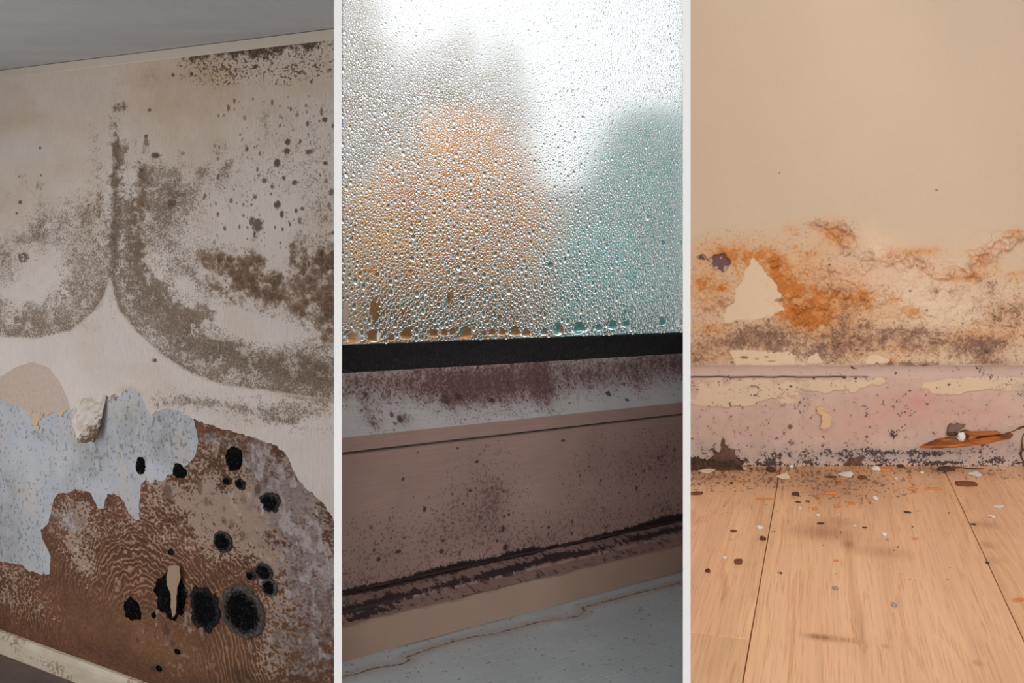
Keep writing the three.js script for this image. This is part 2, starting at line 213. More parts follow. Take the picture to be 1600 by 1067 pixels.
    blend(o, [202, 180, 162], sm(-0.001, 0.001, ar) * 0.9);
    blend(o, [184, 154, 130], sm(-0.001, 0.001, ar) * growth(fine, 0.35, 0.15, 0.5) * 0.4);
    const off = sm(0.004, -0.004, ar);
    // grey mould in two drooping bands
    const j = (big - 0.5) * 0.09, jf = (mid - 0.5) * 0.02;
    const lb = leftBand(u, v) + jf, rb = rightBand(u, v) + jf, wb = lowBand(u, v) + jf;
    const cl = clean(u, v) * (0.3 + mid * 0.5 + big * 0.9);
    const tri = dryTri(u, v) + (mid - 0.5) * 0.008 + (fine - 0.5) * 0.004, dt = Math.max(0, -tri);
    const soak = sm(0, 0.012, dt) * (0.34 + 0.50 * Math.exp(-dt / 0.085)) * sm(0.42, 0.10, dt + (big - 0.5) * 0.35) * (0.5 + big);
    const rag = (big - 0.5) * 0.22 + (mid - 0.5) * 0.10;
    let d = Math.max(soak, sm(-0.03, 0.05, lb + rag) * 0.62 * sm(0, 0.01, dt), sm(-0.03, 0.06, rb + rag) * 0.70 * sm(0, 0.01, dt), sm(-0.01, 0.045, wb + rag * 0.15) * 0.62, sm(-0.04, 0.10, leftField(u, v) + j * 2) * 0.5, sm(-0.05, 0.08, midField(u, v) + j * 2) * 0.56);
    d += greyDeep(u, v) * 0.42 * (0.4 + big * 1.2); d += Math.min(0.62, wisps(u, v) * 0.5); d -= cl * 0.75;
    const film = Math.min(1, Math.max(0, d * 0.8 + greyDeep(u, v) * 0.45 * sm(-0.01, 0.02, Math.max(rb, wb, lb)))) * off;
    blend(o, [154, 130, 109], sm(0.2, 1.1, film) * 0.72 * (0.6 + big * 0.8));
    const g = growth(fbm(u * 230 + 3, v * 330, 3) * 0.7 + mid * 0.3, d * 0.84 * off, 0.12, 0.40);
    const tone = 0.95 + (fine - 0.5) * 0.7 + (big - 0.5) * 0.5;
    blend(o, [113 * tone, 94 * tone, 78 * tone], g * Math.min(0.8, 0.46 + d * 0.3));
    // water line at the foot of each band
    const rim = Math.exp(-((tri / 0.006) ** 2)) * sm(0.2, 0.6, d + 0.35);
    blend(o, [150, 120, 92], rim * 0.4 * off * sm(0.2, 0.5, d + 0.3));
    // brown mould
    let db = sm(-0.05, 0.06, brown(u, v) + j * 2.2) * 0.6 + brownDeep(u, v) * 0.5 * (0.4 + big * 1.2) - cl * 0.8;
    db *= 0.45 + mid * 0.75 + (fbm(u * 26 + 70, v * 34, 3) - 0.5) * 1.2;
    blend(o, [150, 116, 88], sm(0.1, 0.8, db) * 0.5);
    const gb = growth(mid * 0.5 + fine * 0.5, db, 0.15, 0.42);
    const tb = 0.85 + (fine - 0.5) * 0.9 + (mid - 0.5) * 0.6;
    blend(o, [112 * tb, 88 * tb, 66 * tb], gb * (0.58 + 0.25 * sm(0.5, 1, db)));
    blend(o, [112, 78, 54], growth(fbm(u * 60 + 5, v * 60, 4), db * 0.42, 0.08, 0.5) * 0.4);
    // dark growth under the cornice
    const te = topEdge(u, v) + (mid - 0.5) * 0.06 + (fine - 0.5) * 0.04;
    blend(o, [76, 60, 46], sm(-0.012, 0.012, te) * (0.55 + 0.6 * fine));
    blend(o, [86, 68, 54], growth(fbm(u * 150 + 8, v * 210, 3), Math.min(0.36, topSpeck(u, v) * 0.6) * (0.4 + big), 0.05, 0.46) * 0.8);
    // single spots
    blend(o, [82, 62, 50], dots[at] * 0.82);
    o[3] = fib * 0.7 + fbm(u * 160, v * 40, 2) * 0.3 + g * 0.1;
  });
})();
const BOARD_B = [-0.1, 0, 1.98, 1.45];
const boardTex = (() => {
  const W = 1152, H = 1024, B = BOARD_B, N = 220;
  const remnant = blobs(B, N, [[0.5066,0.6508,0.1582,0.0844,0.75],[0.9532,0.7427,0.1051,0.0701,0.5],[1.0226,0.8225,0.0824,0.0463,0.6],[0.918,0.6318,0.2122,0.0516,0.35],[1.255,0.8552,0.1926,0.1118,0.72],[1.1902,0.7558,0.1636,0.0903,0.6],[1.4726,0.7991,0.1805,0.1299,0.7],[1.5907,0.8598,0.1451,0.1063,0.7],[1.5907,0.6047,0.1451,0.1275,0.62],[1.7326,0.7975,0.0833,0.1247,0.75],[1.7465,0.7167,0.0442,0.0622,0.8],[0.5066,0.5267,0.1029,0.0745,0.7],[0.5459,0.4593,0.0626,0.0494,0.9],[1.4423,0.6857,0.1822,0.087,0.6],[0.0891,0.3248,0.1322,0.0786,0.5],[0.2615,0.2416,0.0843,0.041,0.5],[1.5616,0.3643,0.0878,0.0641,0.75],[1.5322,0.2935,0.0591,0.0429,0.7],[1.2869,0.6593,0.1272,0.089,0.4],[1.255,1.0117,0.0642,0.0447,0.45],[1.6482,0.489,0.114,0.0843,0.45],[0.8103,0.7451,0.0583,0.0953,0.5],[0.0448,0.2243,0.0891,0.0527,0.5]]);
  const lilac = blobs(B, N, [[1.5616,0.8982,0.1171,0.1281,0.6],[1.6766,0.7675,0.1695,0.1888,0.7],[1.7603,0.5742,0.1376,0.1863,0.65],[1.35,1.0008,0.1873,0.0529,0.5],[1.4726,0.9723,0.1203,0.0649,0.35],[0.4668,0.6197,0.1199,0.0749,0.6],[1.6766,0.39,0.1412,0.1049,0.5],[1.255,1.0229,0.0514,0.0313,0.5],[1.0906,0.2595,0.1347,0.0916,0.2]]);
  const combed = blobs(B, N, [[0.8825,0.5434,0.3572,0.1415,1.3],[0.6234,0.4488,0.2684,0.1222,0.8],[0.1762,0.2633,0.1724,0.1036,0.9],[1.4118,0.615,0.1226,0.1311,0.6],[0.9881,0.7015,0.2081,0.0697,0.8],[0.2615,0.1775,0.2109,0.0769,0.6],[1.1241,0.4493,0.2668,0.1368,0.5]]);
  const combed2 = blobs(B, N, [[1.381,0.3242,0.1237,0.0966,1.3],[1.4726,0.2796,0.0903,0.0866,0.8],[1.2869,0.2142,0.1272,0.0668,0.6]]);
  const damp = blobs(B, N, [[0.918,0.2681,0.389,0.0939,0.7],[0.5066,0.2537,0.2374,0.0993,0.5],[1.0226,0.2213,0.206,0.0694,0.6],[1.1573,0.9775,0.0661,0.068,0.5],[1.3186,1.0192,0.126,0.0354,0.5],[1.5907,0.4134,0.1741,0.1275,0.4],[0.8103,0.4116,0.2186,0.0715,0.3]]);
  const [cs, cy] = [[0.9109,0.2195]][0], [ds, dy] = [[0.5066,0.1544]][0];
  reseed(5);
  const marks = [[0.8285,0.3913,0.0145,0.0095,0.8],[1.0397,0.9864,0.0205,0.0323,0.5],[1.255,1.0519,0.0257,0.0268,0.5],[1.4575,1.0355,0.0242,0.0108,0.5],[1.0226,0.3022,0.0172,0.0231,0.7],[1.0567,0.2635,0.0136,0.0115,0.8],[0.9532,0.1472,0.0175,0.0117,0.9],[1.4118,0.2327,0.0613,0.035,0.5],[1.5616,1.1011,0.0234,0.0256,0.4],[0.9003,0.6054,0.0178,0.0165,0.7],[1.0157,0.5901,0.0138,0.0116,0.6],[1.0499,0.3541,0.0136,0.0092,0.9],[1.0906,0.2412,0.0101,0.0069,0.9],[0.8646,0.2329,0.0108,0.0071,0.8],[1.4816,0.8762,0.015,0.0173,0.8],[1.0294,0.8004,0.0274,0.0323,0.7],[1.1967,0.847,0.0163,0.0271,0.6],[1.5322,0.7332,0.0177,0.0129,0.7]];
  for (let i = 0; i < 120; i++) { const s = rr(1.2, 1.83), y = rr(0.1, 1.05), r = 0.004 + 0.012 * rnd() ** 2; marks.push([s, y, r, r * rr(0.8, 1.3), rr(0.25, 0.6)]); }
  const dots = spots(B, W, H, marks);
  return paint(W, H, B, (u, v, o, at) => {
    const big = fbm(u * 9, v * 14, 4), mid = fbm(u * 38, v * 60, 4), fine = fbm(u * 120, v * 180, 3);
    const k = 0.78 + big * 0.34 + (fine - 0.5) * 0.5;
    o[0] = 112 * k; o[1] = 71 * k; o[2] = 47 * k;
    blend(o, [150, 112, 72], damp(u, v) * 0.5 * (0.3 + mid));
    // glue combed on in wavy arcs
    const wob = (fbm(u * 18, v * 18, 3) - 0.5) * 0.07 + (fbm(u * 70, v * 30, 2) - 0.5) * 0.012;
    const r1 = Math.hypot((u - cs) * 1.05, v - cy) + wob, r2 = Math.hypot(u - ds, v - dy) + wob;
    const arcs = Math.sin(2 * Math.PI * (u < 0.34 ? r2 : r1) / 0.0215);
    const cm = combed(u, v) * (0.35 + mid * 1.1);
    blend(o, [190, 150, 116], sm(0.35, 0.95, arcs) * Math.min(0.85, cm * 0.72) * (0.4 + 0.9 * fine));
    blend(o, [72, 40, 24], sm(0.1, 0.9, -arcs) * Math.min(0.4, cm * 0.3));
    const slant = Math.sin(2 * Math.PI * (u * 0.92 + v * 0.30 + (fbm(u * 20, v * 14, 3) - 0.5) * 0.05) / 0.0185);
    blend(o, [178, 142, 104], sm(0.2, 0.95, slant) * Math.min(0.75, combed2(u, v) * 0.7));
    // remains of pale lining
    const rem = growth(mid * 0.35 + fine * 0.65, remnant(u, v) * (0.3 + big * 1.1), 0.08, 0.42);
    blend(o, [200, 178, 162], rem * 0.66);
    const li = growth(mid * 0.7 + fine * 0.3, lilac(u, v) * (0.5 + big), 0.12, 0.5);
    blend(o, [136 * (0.72 + fine * 0.56), 120 * (0.72 + fine * 0.56), 116 * (0.72 + fine * 0.56)], li * 0.78);
    blend(o, [206, 196, 194], growth(fbm(u * 34 + 77, v * 26, 4), lilac(u, v) * 0.46, 0.08, 0.5) * 0.5);
    blend(o, [70, 44, 32], dots[at] * 0.7);
    o[3] = 0.35 + 0.3 * sm(0.2, 0.9, arcs) * Math.min(1, cm) + 0.35 * rem + fine * 0.2;
  });
})();
const LINING_B = [-0.1, 0.5, 1.35, 0.9];
const liningTex = (() => {
  const W = 900, H = 640, B = LINING_B;
  const dirt = blobs(B, 240, [[0.5849,0.9085,0.1162,0.059,0.6],[0.8103,0.9595,0.1458,0.0715,0.55],[1.0226,0.9844,0.1374,0.0833,0.6],[0.8466,1.0586,0.1082,0.0284,0.5],[0.0891,0.6915,0.0881,0.0419,0.5],[0.0448,0.5536,0.0891,0.0685,0.6],[0.2615,0.9207,0.0337,0.0205,0.7],[0.4668,0.7944,0.1199,0.0499,0.4],[0.1762,0.4446,0.1293,0.0518,0.5],[0.6234,0.8276,0.115,0.0391,0.4],[1.0567,1.0575,0.102,0.046,0.4]]);
  const olive = blobs(B, 240, [[0.8285,1.0805,0.0943,0.038,0.8],[0.7921,1.0529,0.0733,0.0573,0.5],[0.5459,0.8297,0.0783,0.0494,0.3],[0.1329,0.6455,0.1307,0.1042,0.3],[1.1241,0.9963,0.0534,0.0684,0.3]]);
  const clean = blobs(B, 240, [[0.9532,0.8712,0.091,0.042,0.8],[0.0891,0.9796,0.1762,0.0419,0.5],[0.2615,0.8182,0.2109,0.0769,0.4],[0.6616,0.7597,0.1139,0.0486,0.4]]);
  return paint(W, H, B, (u, v, o) => {
    const big = fbm(u * 9 + 4, v * 7, 4), k = 0.93 + big * 0.12, streak = fbm(u * 150, v * 40, 3), fine = fbm(u * 260, v * 200, 2);
    o[0] = 188 * k; o[1] = 188 * k; o[2] = 192 * k;
    blend(o, [190, 190, 172], olive(u, v) * 0.5 * (0.5 + big));
    blend(o, [206, 190, 176], sm(0.56, 0.7, fbm(u * 13 + 8, v * 13, 4)) * 0.4);
    blend(o, [140, 134, 128], growth(streak, dirt(u, v) * (0.2 + big * 0.9) + 0.03 - clean(u, v) * 0.4, 0.2, 0.5) * 0.2);
    blend(o, [150, 148, 142], Math.min(0.6, dirt(u, v) * 0.9 * growth(fbm(u * 30 + 50, v * 26, 4), 0.5, 0.2, 0.5)));
    blend(o, [96, 88, 86], growth(fbm(u * 120 + 31, v * 90, 2), 0.04 + dirt(u, v) * 0.12, 0.03, 0.5) * 0.45);
    blend(o, [226, 228, 236], clean(u, v) * 0.35 * (0.5 + big));
    o[3] = fine * 0.6 + streak * 0.4;
  });
})();
{
  const mPaper = std({ ...paperTex, bumpScale: 0.0042, roughness: 0.95 }), mBoard = std({ ...boardTex, bumpScale: 0.0022, roughness: 0.92 }), mLining = std({ ...liningTex, bumpScale: 0.0008, roughness: 0.9 });
  const body = new THREE.ExtrudeGeometry(new THREE.Shape([[-1.05, 0], [1.835, 0], [1.70, -0.12], [-1.25, -0.12]].map(([x, y]) => new THREE.Vector2(x, -y))), { depth: CEILING, bevelEnabled: false }).rotateX(-Math.PI / 2);
  put('board', metres(body, (x, y) => [x, y]), mBoard, paperWall).userData.label = 'brown board with combed glue lines';
  const lining = [[-2.1736,1.0465],[0.0,1.1558],[0.5066,1.1472],[0.8103,1.2096],[0.9392,1.1852],[1.1573,1.1136],[1.1771,1.0523],[1.1934,1.0045],[1.1771,0.9528],[1.1441,0.9169],[1.104,0.898],[1.0838,0.8724],[1.0294,0.8651],[1.0019,0.8335],[0.9672,0.8381],[0.9392,0.8202],[0.9109,0.8351],[0.8825,0.8029],[0.8753,0.731],[0.8789,0.6797],[0.8466,0.6746],[0.8176,0.6986],[0.7957,0.731],[0.7663,0.7482],[0.7293,0.7524],[0.6918,0.7446],[0.6692,0.6855],[0.6464,0.682],[0.6234,0.703],[0.5926,0.7376],[0.5459,0.7408],[0.4987,0.739],[0.4468,0.7167],[0.3942,0.7091],[0.3614,0.6741],[0.3449,0.626],[0.3284,0.5777],[0.2783,0.5442],[0.2867,0.5098],[0.3201,0.4797],[0.3449,0.4434],[0.3367,0.3811],[0.2867,0.3667],[0.202,0.3665],[0.1503,0.383],[0.0626,0.375],[-0.0911,0.3662],[-2.1736,0.1384]];
  put('lining', sheet(torn(lining, 0.006, 0.006, 60), 0.0002, 0.0016), mLining, paperWall).userData.label = 'bluish white lining laid bare below the wallpaper';
  const paper = [[-2.1736,0.912],[0.0,1.0498],[0.0626,1.0294],[0.1242,1.025],[0.202,1.0069],[0.2191,0.9674],[0.2531,0.9505],[0.2783,0.984],[0.3035,1.0122],[0.3614,1.0232],[0.4185,1.019],[0.4508,1.0423],[0.4828,1.0456],[0.5026,1.0625],[0.5538,1.0971],[0.6234,1.1037],[0.6843,1.1192],[0.7293,1.1138],[0.7737,1.1276],[0.803,1.1542],[0.8394,1.1622],[0.8896,1.1432],[0.918,1.0989],[0.9427,1.0686],[0.9742,1.0882],[1.0294,1.1054],[1.0906,1.1023],[1.1507,1.0857],[1.2227,1.0753],[1.3028,1.0661],[1.3872,1.0579],[1.4846,1.0516],[1.5616,1.0391],[1.6139,1.0157],[1.6425,0.977],[1.671,0.9345],[1.7215,0.904],[1.7603,0.8847],[1.7931,0.8648],[1.8256,0.8287]];
  const right = 1.835;
  const outline = [...torn(paper, 0.005, 0.007, 70, false).filter(([s]) => s > -1.05 && s < right), [right, paper[paper.length - 1][1]], [right, CEILING], [-1.05, CEILING], [-1.05, paper[0][1]]];
  put('wallpaper', sheet(outline, 0.0018, 0.0042), mPaper, paperWall).userData.label = 'beige ribbed wallpaper stained by bands of grey and brown mould';
  // curled tongue of wallpaper
  const edgeL = [[0.5224,1.0892],[0.5066,1.0629],[0.5026,1.0327],[0.5105,1.0037],[0.5302,0.9786],[0.5538,0.959],[0.5849,0.9453]], edgeR = [[0.6918,1.1248],[0.6918,1.1006],[0.688,1.0711],[0.6843,1.0417],[0.6767,1.0069],[0.6692,0.9769],[0.6616,0.9493]];
  const along1 = (e, t) => { const f = t * (e.length - 1), i = Math.min(e.length - 2, Math.floor(f)), k = f - i; return [e[i][0] + (e[i + 1][0] - e[i][0]) * k, e[i][1] + (e[i + 1][1] - e[i][1]) * k]; };
  const curl = (() => {
    const nu = 32, nv = 32, pos = [], uv = [], idx = [];
    for (let side = 0; side < 2; side++) for (let j = 0; j <= nv; j++) for (let i = 0; i <= nu; i++) {
      const q = i / nu, t = j / nv, [lx, ly] = along1(edgeL, t), [rx, ry] = along1(edgeR, t), jag = (fbm(q * 9 + 3, t * 12, 3) - 0.5) * 0.012 * t * t;
      const roll = Math.sin(Math.PI * Math.min(1, 0.12 + 0.80 * q));                 // bulges into the room, the right side turning back to the wall
      pos.push(lx + (rx - lx) * q + (t > 0.9 ? jag : 0), ly + (ry - ly) * q + jag, 0.0045 + (0.016 + 0.042 * t) * roll * Math.min(1, t * 3 + 0.1) + 0.012 * t - side * 0.002);
      uv.push(q * 0.19, t * 0.18);
    }
    const row = nu + 1, half = row * (nv + 1);
    for (let j = 0; j < nv; j++) for (let i = 0; i < nu; i++) { const a = j * row + i, b = a + 1, c = a + row, d = c + 1; idx.push(a, c, b, b, c, d, half + a, half + b, half + c, half + b, half + d, half + c); }
    for (let i = 0; i < nu; i++) { const a = nv * row + i; idx.push(a, half + a, a + 1, a + 1, half + a, half + a + 1); }
    for (let j = 0; j < nv; j++) for (const i of [0, nu]) { const a = j * row + i; idx.push(a, a + row, half + a, half + a, a + row, half + a + row); }
    const g = new THREE.BufferGeometry(); g.setIndex(idx); g.setAttribute('position', new THREE.Float32BufferAttribute(pos, 3)); g.setAttribute('uv', new THREE.Float32BufferAttribute(uv, 2)); g.computeVertexNormals(); return toCreasedNormals(g, 0.7);
  })();
  const curlTex = paint(256, 256, [0, 0, 0.19, 0.18], (u, v, o) => {
    const t = v / 0.18, q = u / 0.19, k = 0.94 + fbm(u * 60, v * 40, 3) * 0.12;
    o[0] = 222 * k; o[1] = 210 * k; o[2] = 198 * k;
    blend(o, [190, 164, 138], growth(fbm(u * 50 + 9, v * 60, 3), 0.34 - 0.2 * Math.abs(t - 0.3), 0.2, 0.5) * 0.6);
    blend(o, [112, 80, 60], growth(fbm(u * 120, v * 120, 3), sm(0.5, 1.0, t + (q - 0.75) * 0.7) * 0.85, 0.16, 0.5) * 0.8);
    o[3] = fbm(u * 420, v * 70, 2);
  });
  put('wallpaper_curl', curl, std({ ...curlTex, bumpScale: 0.0015, roughness: 0.95 }), paperWall).userData.label = 'pale tongue of wallpaper curling off with a brown lower corner';
  const [bx, by] = [[0.7367,1.1169]][0];
  put('paper_scrap', new THREE.TorusGeometry(0.008, 0.0055, 8, 14, 4.4).rotateY(1.2).translate(bx, by, 0.01), std({ color: rgb(222, 200, 186) }), paperWall);
  // small torn scraps along the foot of the tan patch
  const mTan = std({ color: rgb(214, 180, 150), roughness: 0.95 });
  for (const [s, y, w, h] of [[0.2531,0.9839,0.0676,0.0564],[0.2615,0.9515,0.038,0.0205],[0.2106,1.0052,0.0427,0.0232],[0.4185,1.024,0.0364,0.0251],[0.3284,1.0147,0.0373,0.0229],[0.2867,0.9466,0.0293,0.0128]]) {
    const p = torn([[s - w / 2, y - h / 2], [s + w * 0.1, y - h * 0.4], [s + w / 2, y + h / 2], [s - w * 0.1, y + h * 0.45]], 0.004, 0.005, 120);
    put('paper_scrap', sheet(p, 0.0016, 0.0056), mTan, paperWall);
  }
  // hanging sliver in the middle of the black mould
  const sl = [[1.0499,0.5407],[1.0771,0.5548],[1.104,0.5505],[1.1141,0.5158],[1.104,0.4797],[1.104,0.4339],[1.1074,0.3889],[1.0939,0.3747],[1.0805,0.4063],[1.0737,0.4509],[1.0499,0.4762],[1.0431,0.5072]];
  const slG = sheet(torn(sl, 0.005, 0.004, 120), 0, 0.0022); { const p = slG.attributes.position, top = [[1.0771,0.5548]][0][1]; for (let i = 0; i < p.count; i++) p.setZ(i, p.getZ(i) + 0.008 + (top - p.getY(i)) * 0.12); slG.computeVertexNormals(); }
  put('paper_sliver', slG, std({ color: rgb(172, 142, 116), roughness: 0.95 }), paperWall).userData.label = 'tan sliver hanging over black mould';
  // black mould colonies: low furry mounds with rings
  const colony = (s, y, ru, rv, fade) => {
    const nr = 30, na = 72, pos = [], col = [], idx = [];
    for (let j = 0; j <= nr; j++) for (let i = 0; i <= na; i++) {
      const a = i / na * Math.PI * 2, f = j / nr, ca = Math.cos(a), sa = Math.sin(a), rag = fade > 0.6 ? 0.22 : 0.6;
      const wob = 1 + ((fbm(ca * 1.7 + s * 40, sa * 1.7 + y * 40, 3) - 0.5) * rag + (fbm(ca * 9 + s * 70, sa * 9 + y * 70, 2) - 0.5) * rag * 0.5) * f;
      const x = s + ca * ru * f * wob, v = y + sa * rv * f * wob, n = fbm(x * 230, v * 230, 3);
      pos.push(x, v, j === nr ? 0.001 : 0.0046 + 0.0036 * (1 - f * f) * (0.5 + n));
      const ring = 0.5 + 0.5 * Math.sin(f * 17), edge = sm(0.6, 0.98, f + (n - 0.5) * 0.45) * fade, m = sm(0.62, 0.72, n) * 0.02;
      const c = 0.006 + m + edge * (0.035 + 0.035 * ring + 0.06 * n);
      col.push(c * (1 + edge * 0.25), c, c * (1 - 0.2 * edge));
    }
    for (let j = 0; j < nr; j++) for (let i = 0; i < na; i++) { const a = j * (na + 1) + i, b = a + 1, c = a + na + 1, d = c + 1; idx.push(a, c, b, b, c, d); }
    const g = new THREE.BufferGeometry(); g.setIndex(idx); g.setAttribute('position', new THREE.Float32BufferAttribute(pos, 3)); g.setAttribute('color', new THREE.Float32BufferAttribute(col, 3)); g.computeVertexNormals(); return g;
  };
  const mMould = new THREE.MeshPhysicalMaterial({ vertexColors: true, roughness: 1, specularIntensity: 0, side: THREE.DoubleSide });
  for (const [s, y, ru, rv, fade] of [[1.4118,0.449,0.1042,0.0918,1],[1.2292,0.4251,0.0809,0.0763,0.25],[1.0499,0.4348,0.0886,0.0783,0],[0.8394,0.3412,0.047,0.0403,0],[1.3155,0.673,0.0473,0.0377,0.7],[1.5114,0.605,0.0416,0.028,0.8],[1.5381,0.5563,0.0354,0.03,1],[1.4484,0.5803,0.0212,0.0174,0.8],[1.541,0.8418,0.0442,0.0364,0.6],[1.3717,0.966,0.0403,0.0418,0],[1.3995,0.8842,0.0246,0.0175,0.5],[1.3375,0.8844,0.0219,0.0133,0.6],[0.8861,0.8788,0.0285,0.0306,0],[1.0973,0.8856,0.037,0.0252,0],[1.0431,0.498,0.0239,0.0231,0],[1.0499,0.5914,0.0136,0.0115,0.3],[0.9846,0.1569,0.0139,0.0093,0],[1.0838,0.2397,0.0135,0.0092,0],[0.9567,0.3441,0.0105,0.0093,0]]) put('mould_colony', colony(s, y, ru, rv, fade), mMould, paperWall);
  // wall plug and nail
  const [px, py] = [[0.1676,1.631]][0];
  const plug = put('wall_plug', mergeGeometries([new THREE.CylinderGeometry(0.007, 0.0085, 0.008, 16, 1, true).rotateX(Math.PI / 2).translate(px, py, 0.007), new THREE.TorusGeometry(0.0085, 0.003, 8, 18).translate(px, py, 0.006)]), std({ color: rgb(214, 206, 196) }), paperWall);
  plug.userData.label = 'pale wall plug in a dark hole';
  const [nx, ny] = [[0.9637,1.2737]][0];
  const nail = put('nail', mergeGeometries([new THREE.CylinderGeometry(0.0055, 0.0055, 0.0025, 14).rotateX(Math.PI / 2).translate(nx, ny, 0.0125), new THREE.CylinderGeometry(0.002, 0.002, 0.012, 8).rotateX(Math.PI / 2).translate(nx, ny, 0.006)]), std({ color: rgb(196, 140, 84), roughness: 0.5 }), paperWall);
  nail.userData.label = 'small rusty nail head';

  // cornice and skirting run along the wall
  const along = (name, prof, mat, label, category) => {
    const g = new THREE.ExtrudeGeometry(new THREE.Shape(prof.map(([n, y]) => new THREE.Vector2(n, y))), { depth: 2.885, bevelEnabled: false }).rotateY(-Math.PI / 2).scale(-1, 1, 1);
    // x along the wall, z out of it
    const p = g.attributes.position; for (let i = 0; i < p.count; i++) { const s = p.getX(i), n = p.getZ(i); p.setX(i, s - 1.05); p.setZ(i, n); }
    if (g.index) { const ix = g.index.array; for (let i = 0; i < ix.length; i += 3) [ix[i], ix[i + 1]] = [ix[i + 1], ix[i]]; } 
    g.computeVertexNormals();
    const m = put(name, metres(g, (x, y, z) => [x, y + z]), mat); structure(m, label, category); m.position.copy(paperWall.position); m.rotation.copy(paperWall.rotation); return m;
  };
  const trimTex = paint(1024, 256, [-1.05, 0, 3, 0.4], (u, v, o) => { const n = fbm(u * 12, v * 40, 4), f = fbm(u * 130, v * 160, 3); o[0] = 216 + (n - 0.5) * 30; o[1] = 198 + (n - 0.5) * 32; o[2] = 174 + (n - 0.5) * 34; blend(o, [140, 108, 76], growth(f, sm(0.45, 0.75, fbm(u * 7, v * 20 + 3, 3)) * 0.5, 0.08, 0.5) * 0.6); o[3] = f; });
  const mTrim = std({ ...trimTex, bumpScale: 0.0004, roughness: 0.7 });
  along('trim_1', [[0, CEILING - 0.036], [0.010, CEILING - 0.036], [0.0125, CEILING - 0.033], [0.0125, CEILING - 0.003], [0.010, CEILING - 0.0015], [0, CEILING - 0.0015]], std({ color: rgb(212, 196, 180), roughness: 0.7 }), 'thin cream cornice strip between grey ceiling and papered wall', 'cornice');
  along('baseboard_back', [[0, 0.001], [0.020, 0.001], [0.020, 0.066], [0.017, 0.078], [0.011, 0.086], [0, 0.088]], mTrim, 'cream skirting board below the brown mouldy board', 'skirting');
}

// ---------------------------------------------------------------- bay 2: the wet window. x along, y up, z into the room
const windowBasis = new THREE.Matrix4().makeBasis(new THREE.Vector3(0.76595778, -0.04967509, -0.64096885), new THREE.Vector3(0.03809605, 0.99876543, -0.03187954), new THREE.Vector3(0.64176115, 0, 0.76690457)).setPosition(-0.116375, 1.719, -0.7);
const inWindow = (o) => { o.matrix.copy(windowBasis); o.matrix.decompose(o.position, o.quaternion, o.scale); return o; };
const reach = (h, n, side) => {                               // where a line at height h and depth n meets the middle of a partition board
  const m = side < 0 ? MID_L : MID_R, f = (a) => { const v = new THREE.Vector3(a, h, n).applyMatrix4(windowBasis); return v.x + m * v.z; };
  const f0 = f(0), f1 = f(1); return -f0 / (f1 - f0);
};
// a length of moulding of profile [[n, h]...] cut to fit between the boards; p0: where the profile's texture length starts
function moulding(prof, steps = 1, shift = (a, i) => [0, 0], p0 = 0, crease = 0.5) {
  const pos = [], uv = [], n = prof.length, len = [p0];
  for (let i = 1; i <= n; i++) { const a = prof[i - 1], b = prof[i % n]; len.push(len[i - 1] + Math.hypot(b[0] - a[0], b[1] - a[1])); }
  const at = (i, k) => { const q = prof[i % n], l = reach(q[1], q[0], -1), r = reach(q[1], q[0], 1), a = l + (r - l) * k / steps, [dn, dh] = shift(a, i % n); return [a, q[1] + dh, q[0] + dn]; };
  const quad = (A, B, C, D, ua, ub) => { pos.push(...A, ...B, ...C, ...A, ...C, ...D); uv.push(A[0], ua, B[0], ua, C[0], ub, A[0], ua, C[0], ub, D[0], ub); };
  for (let i = 0; i < n; i++) for (let k = 0; k < steps; k++) quad(at(i, k), at(i, k + 1), at(i + 1, k + 1), at(i + 1, k), len[i], len[i + 1]);
  const tri = THREE.ShapeUtils.triangulateShape(prof.map(([a, b]) => new THREE.Vector2(a, b)), []);
  for (const k of [0, steps]) for (const t of tri) for (const i of k ? t : [...t].reverse()) { const q = at(i, k); pos.push(...q); uv.push(q[0], len[i]); }
  const g = new THREE.BufferGeometry(); g.setAttribute('position', new THREE.Float32BufferAttribute(pos, 3)); g.setAttribute('uv', new THREE.Float32BufferAttribute(uv, 2)); return toCreasedNormals(outward(g), crease);
}
const PROFILE = [[0.0,0.0],[0.006,-0.0175],[0.0061,-0.0215],[0.0065,-0.0254],[0.0073,-0.0294],[0.0084,-0.0334],[0.0099,-0.0374],[0.0119,-0.0413],[0.0142,-0.0453],[0.017,-0.0493],[0.0203,-0.0532],[0.024,-0.0572],[0.0245,-0.0667],[0.0235,-0.0675],[0.022,-0.159],[0.024,-0.1605],[0.037,-0.1655],[0.038,-0.167],[0.05,-0.17],[0.052,-0.19],[0.3,-0.1905]];
const ARC = PROFILE.reduce((a, p, i) => [...a, i ? a[i - 1] + Math.hypot(p[0] - PROFILE[i - 1][0], p[1] - PROFILE[i - 1][1]) : 0], []);
const win1 = inWindow(group('window_1'));
structure(win1, 'wet window with black gasket and mould-stained painted frame', 'window');
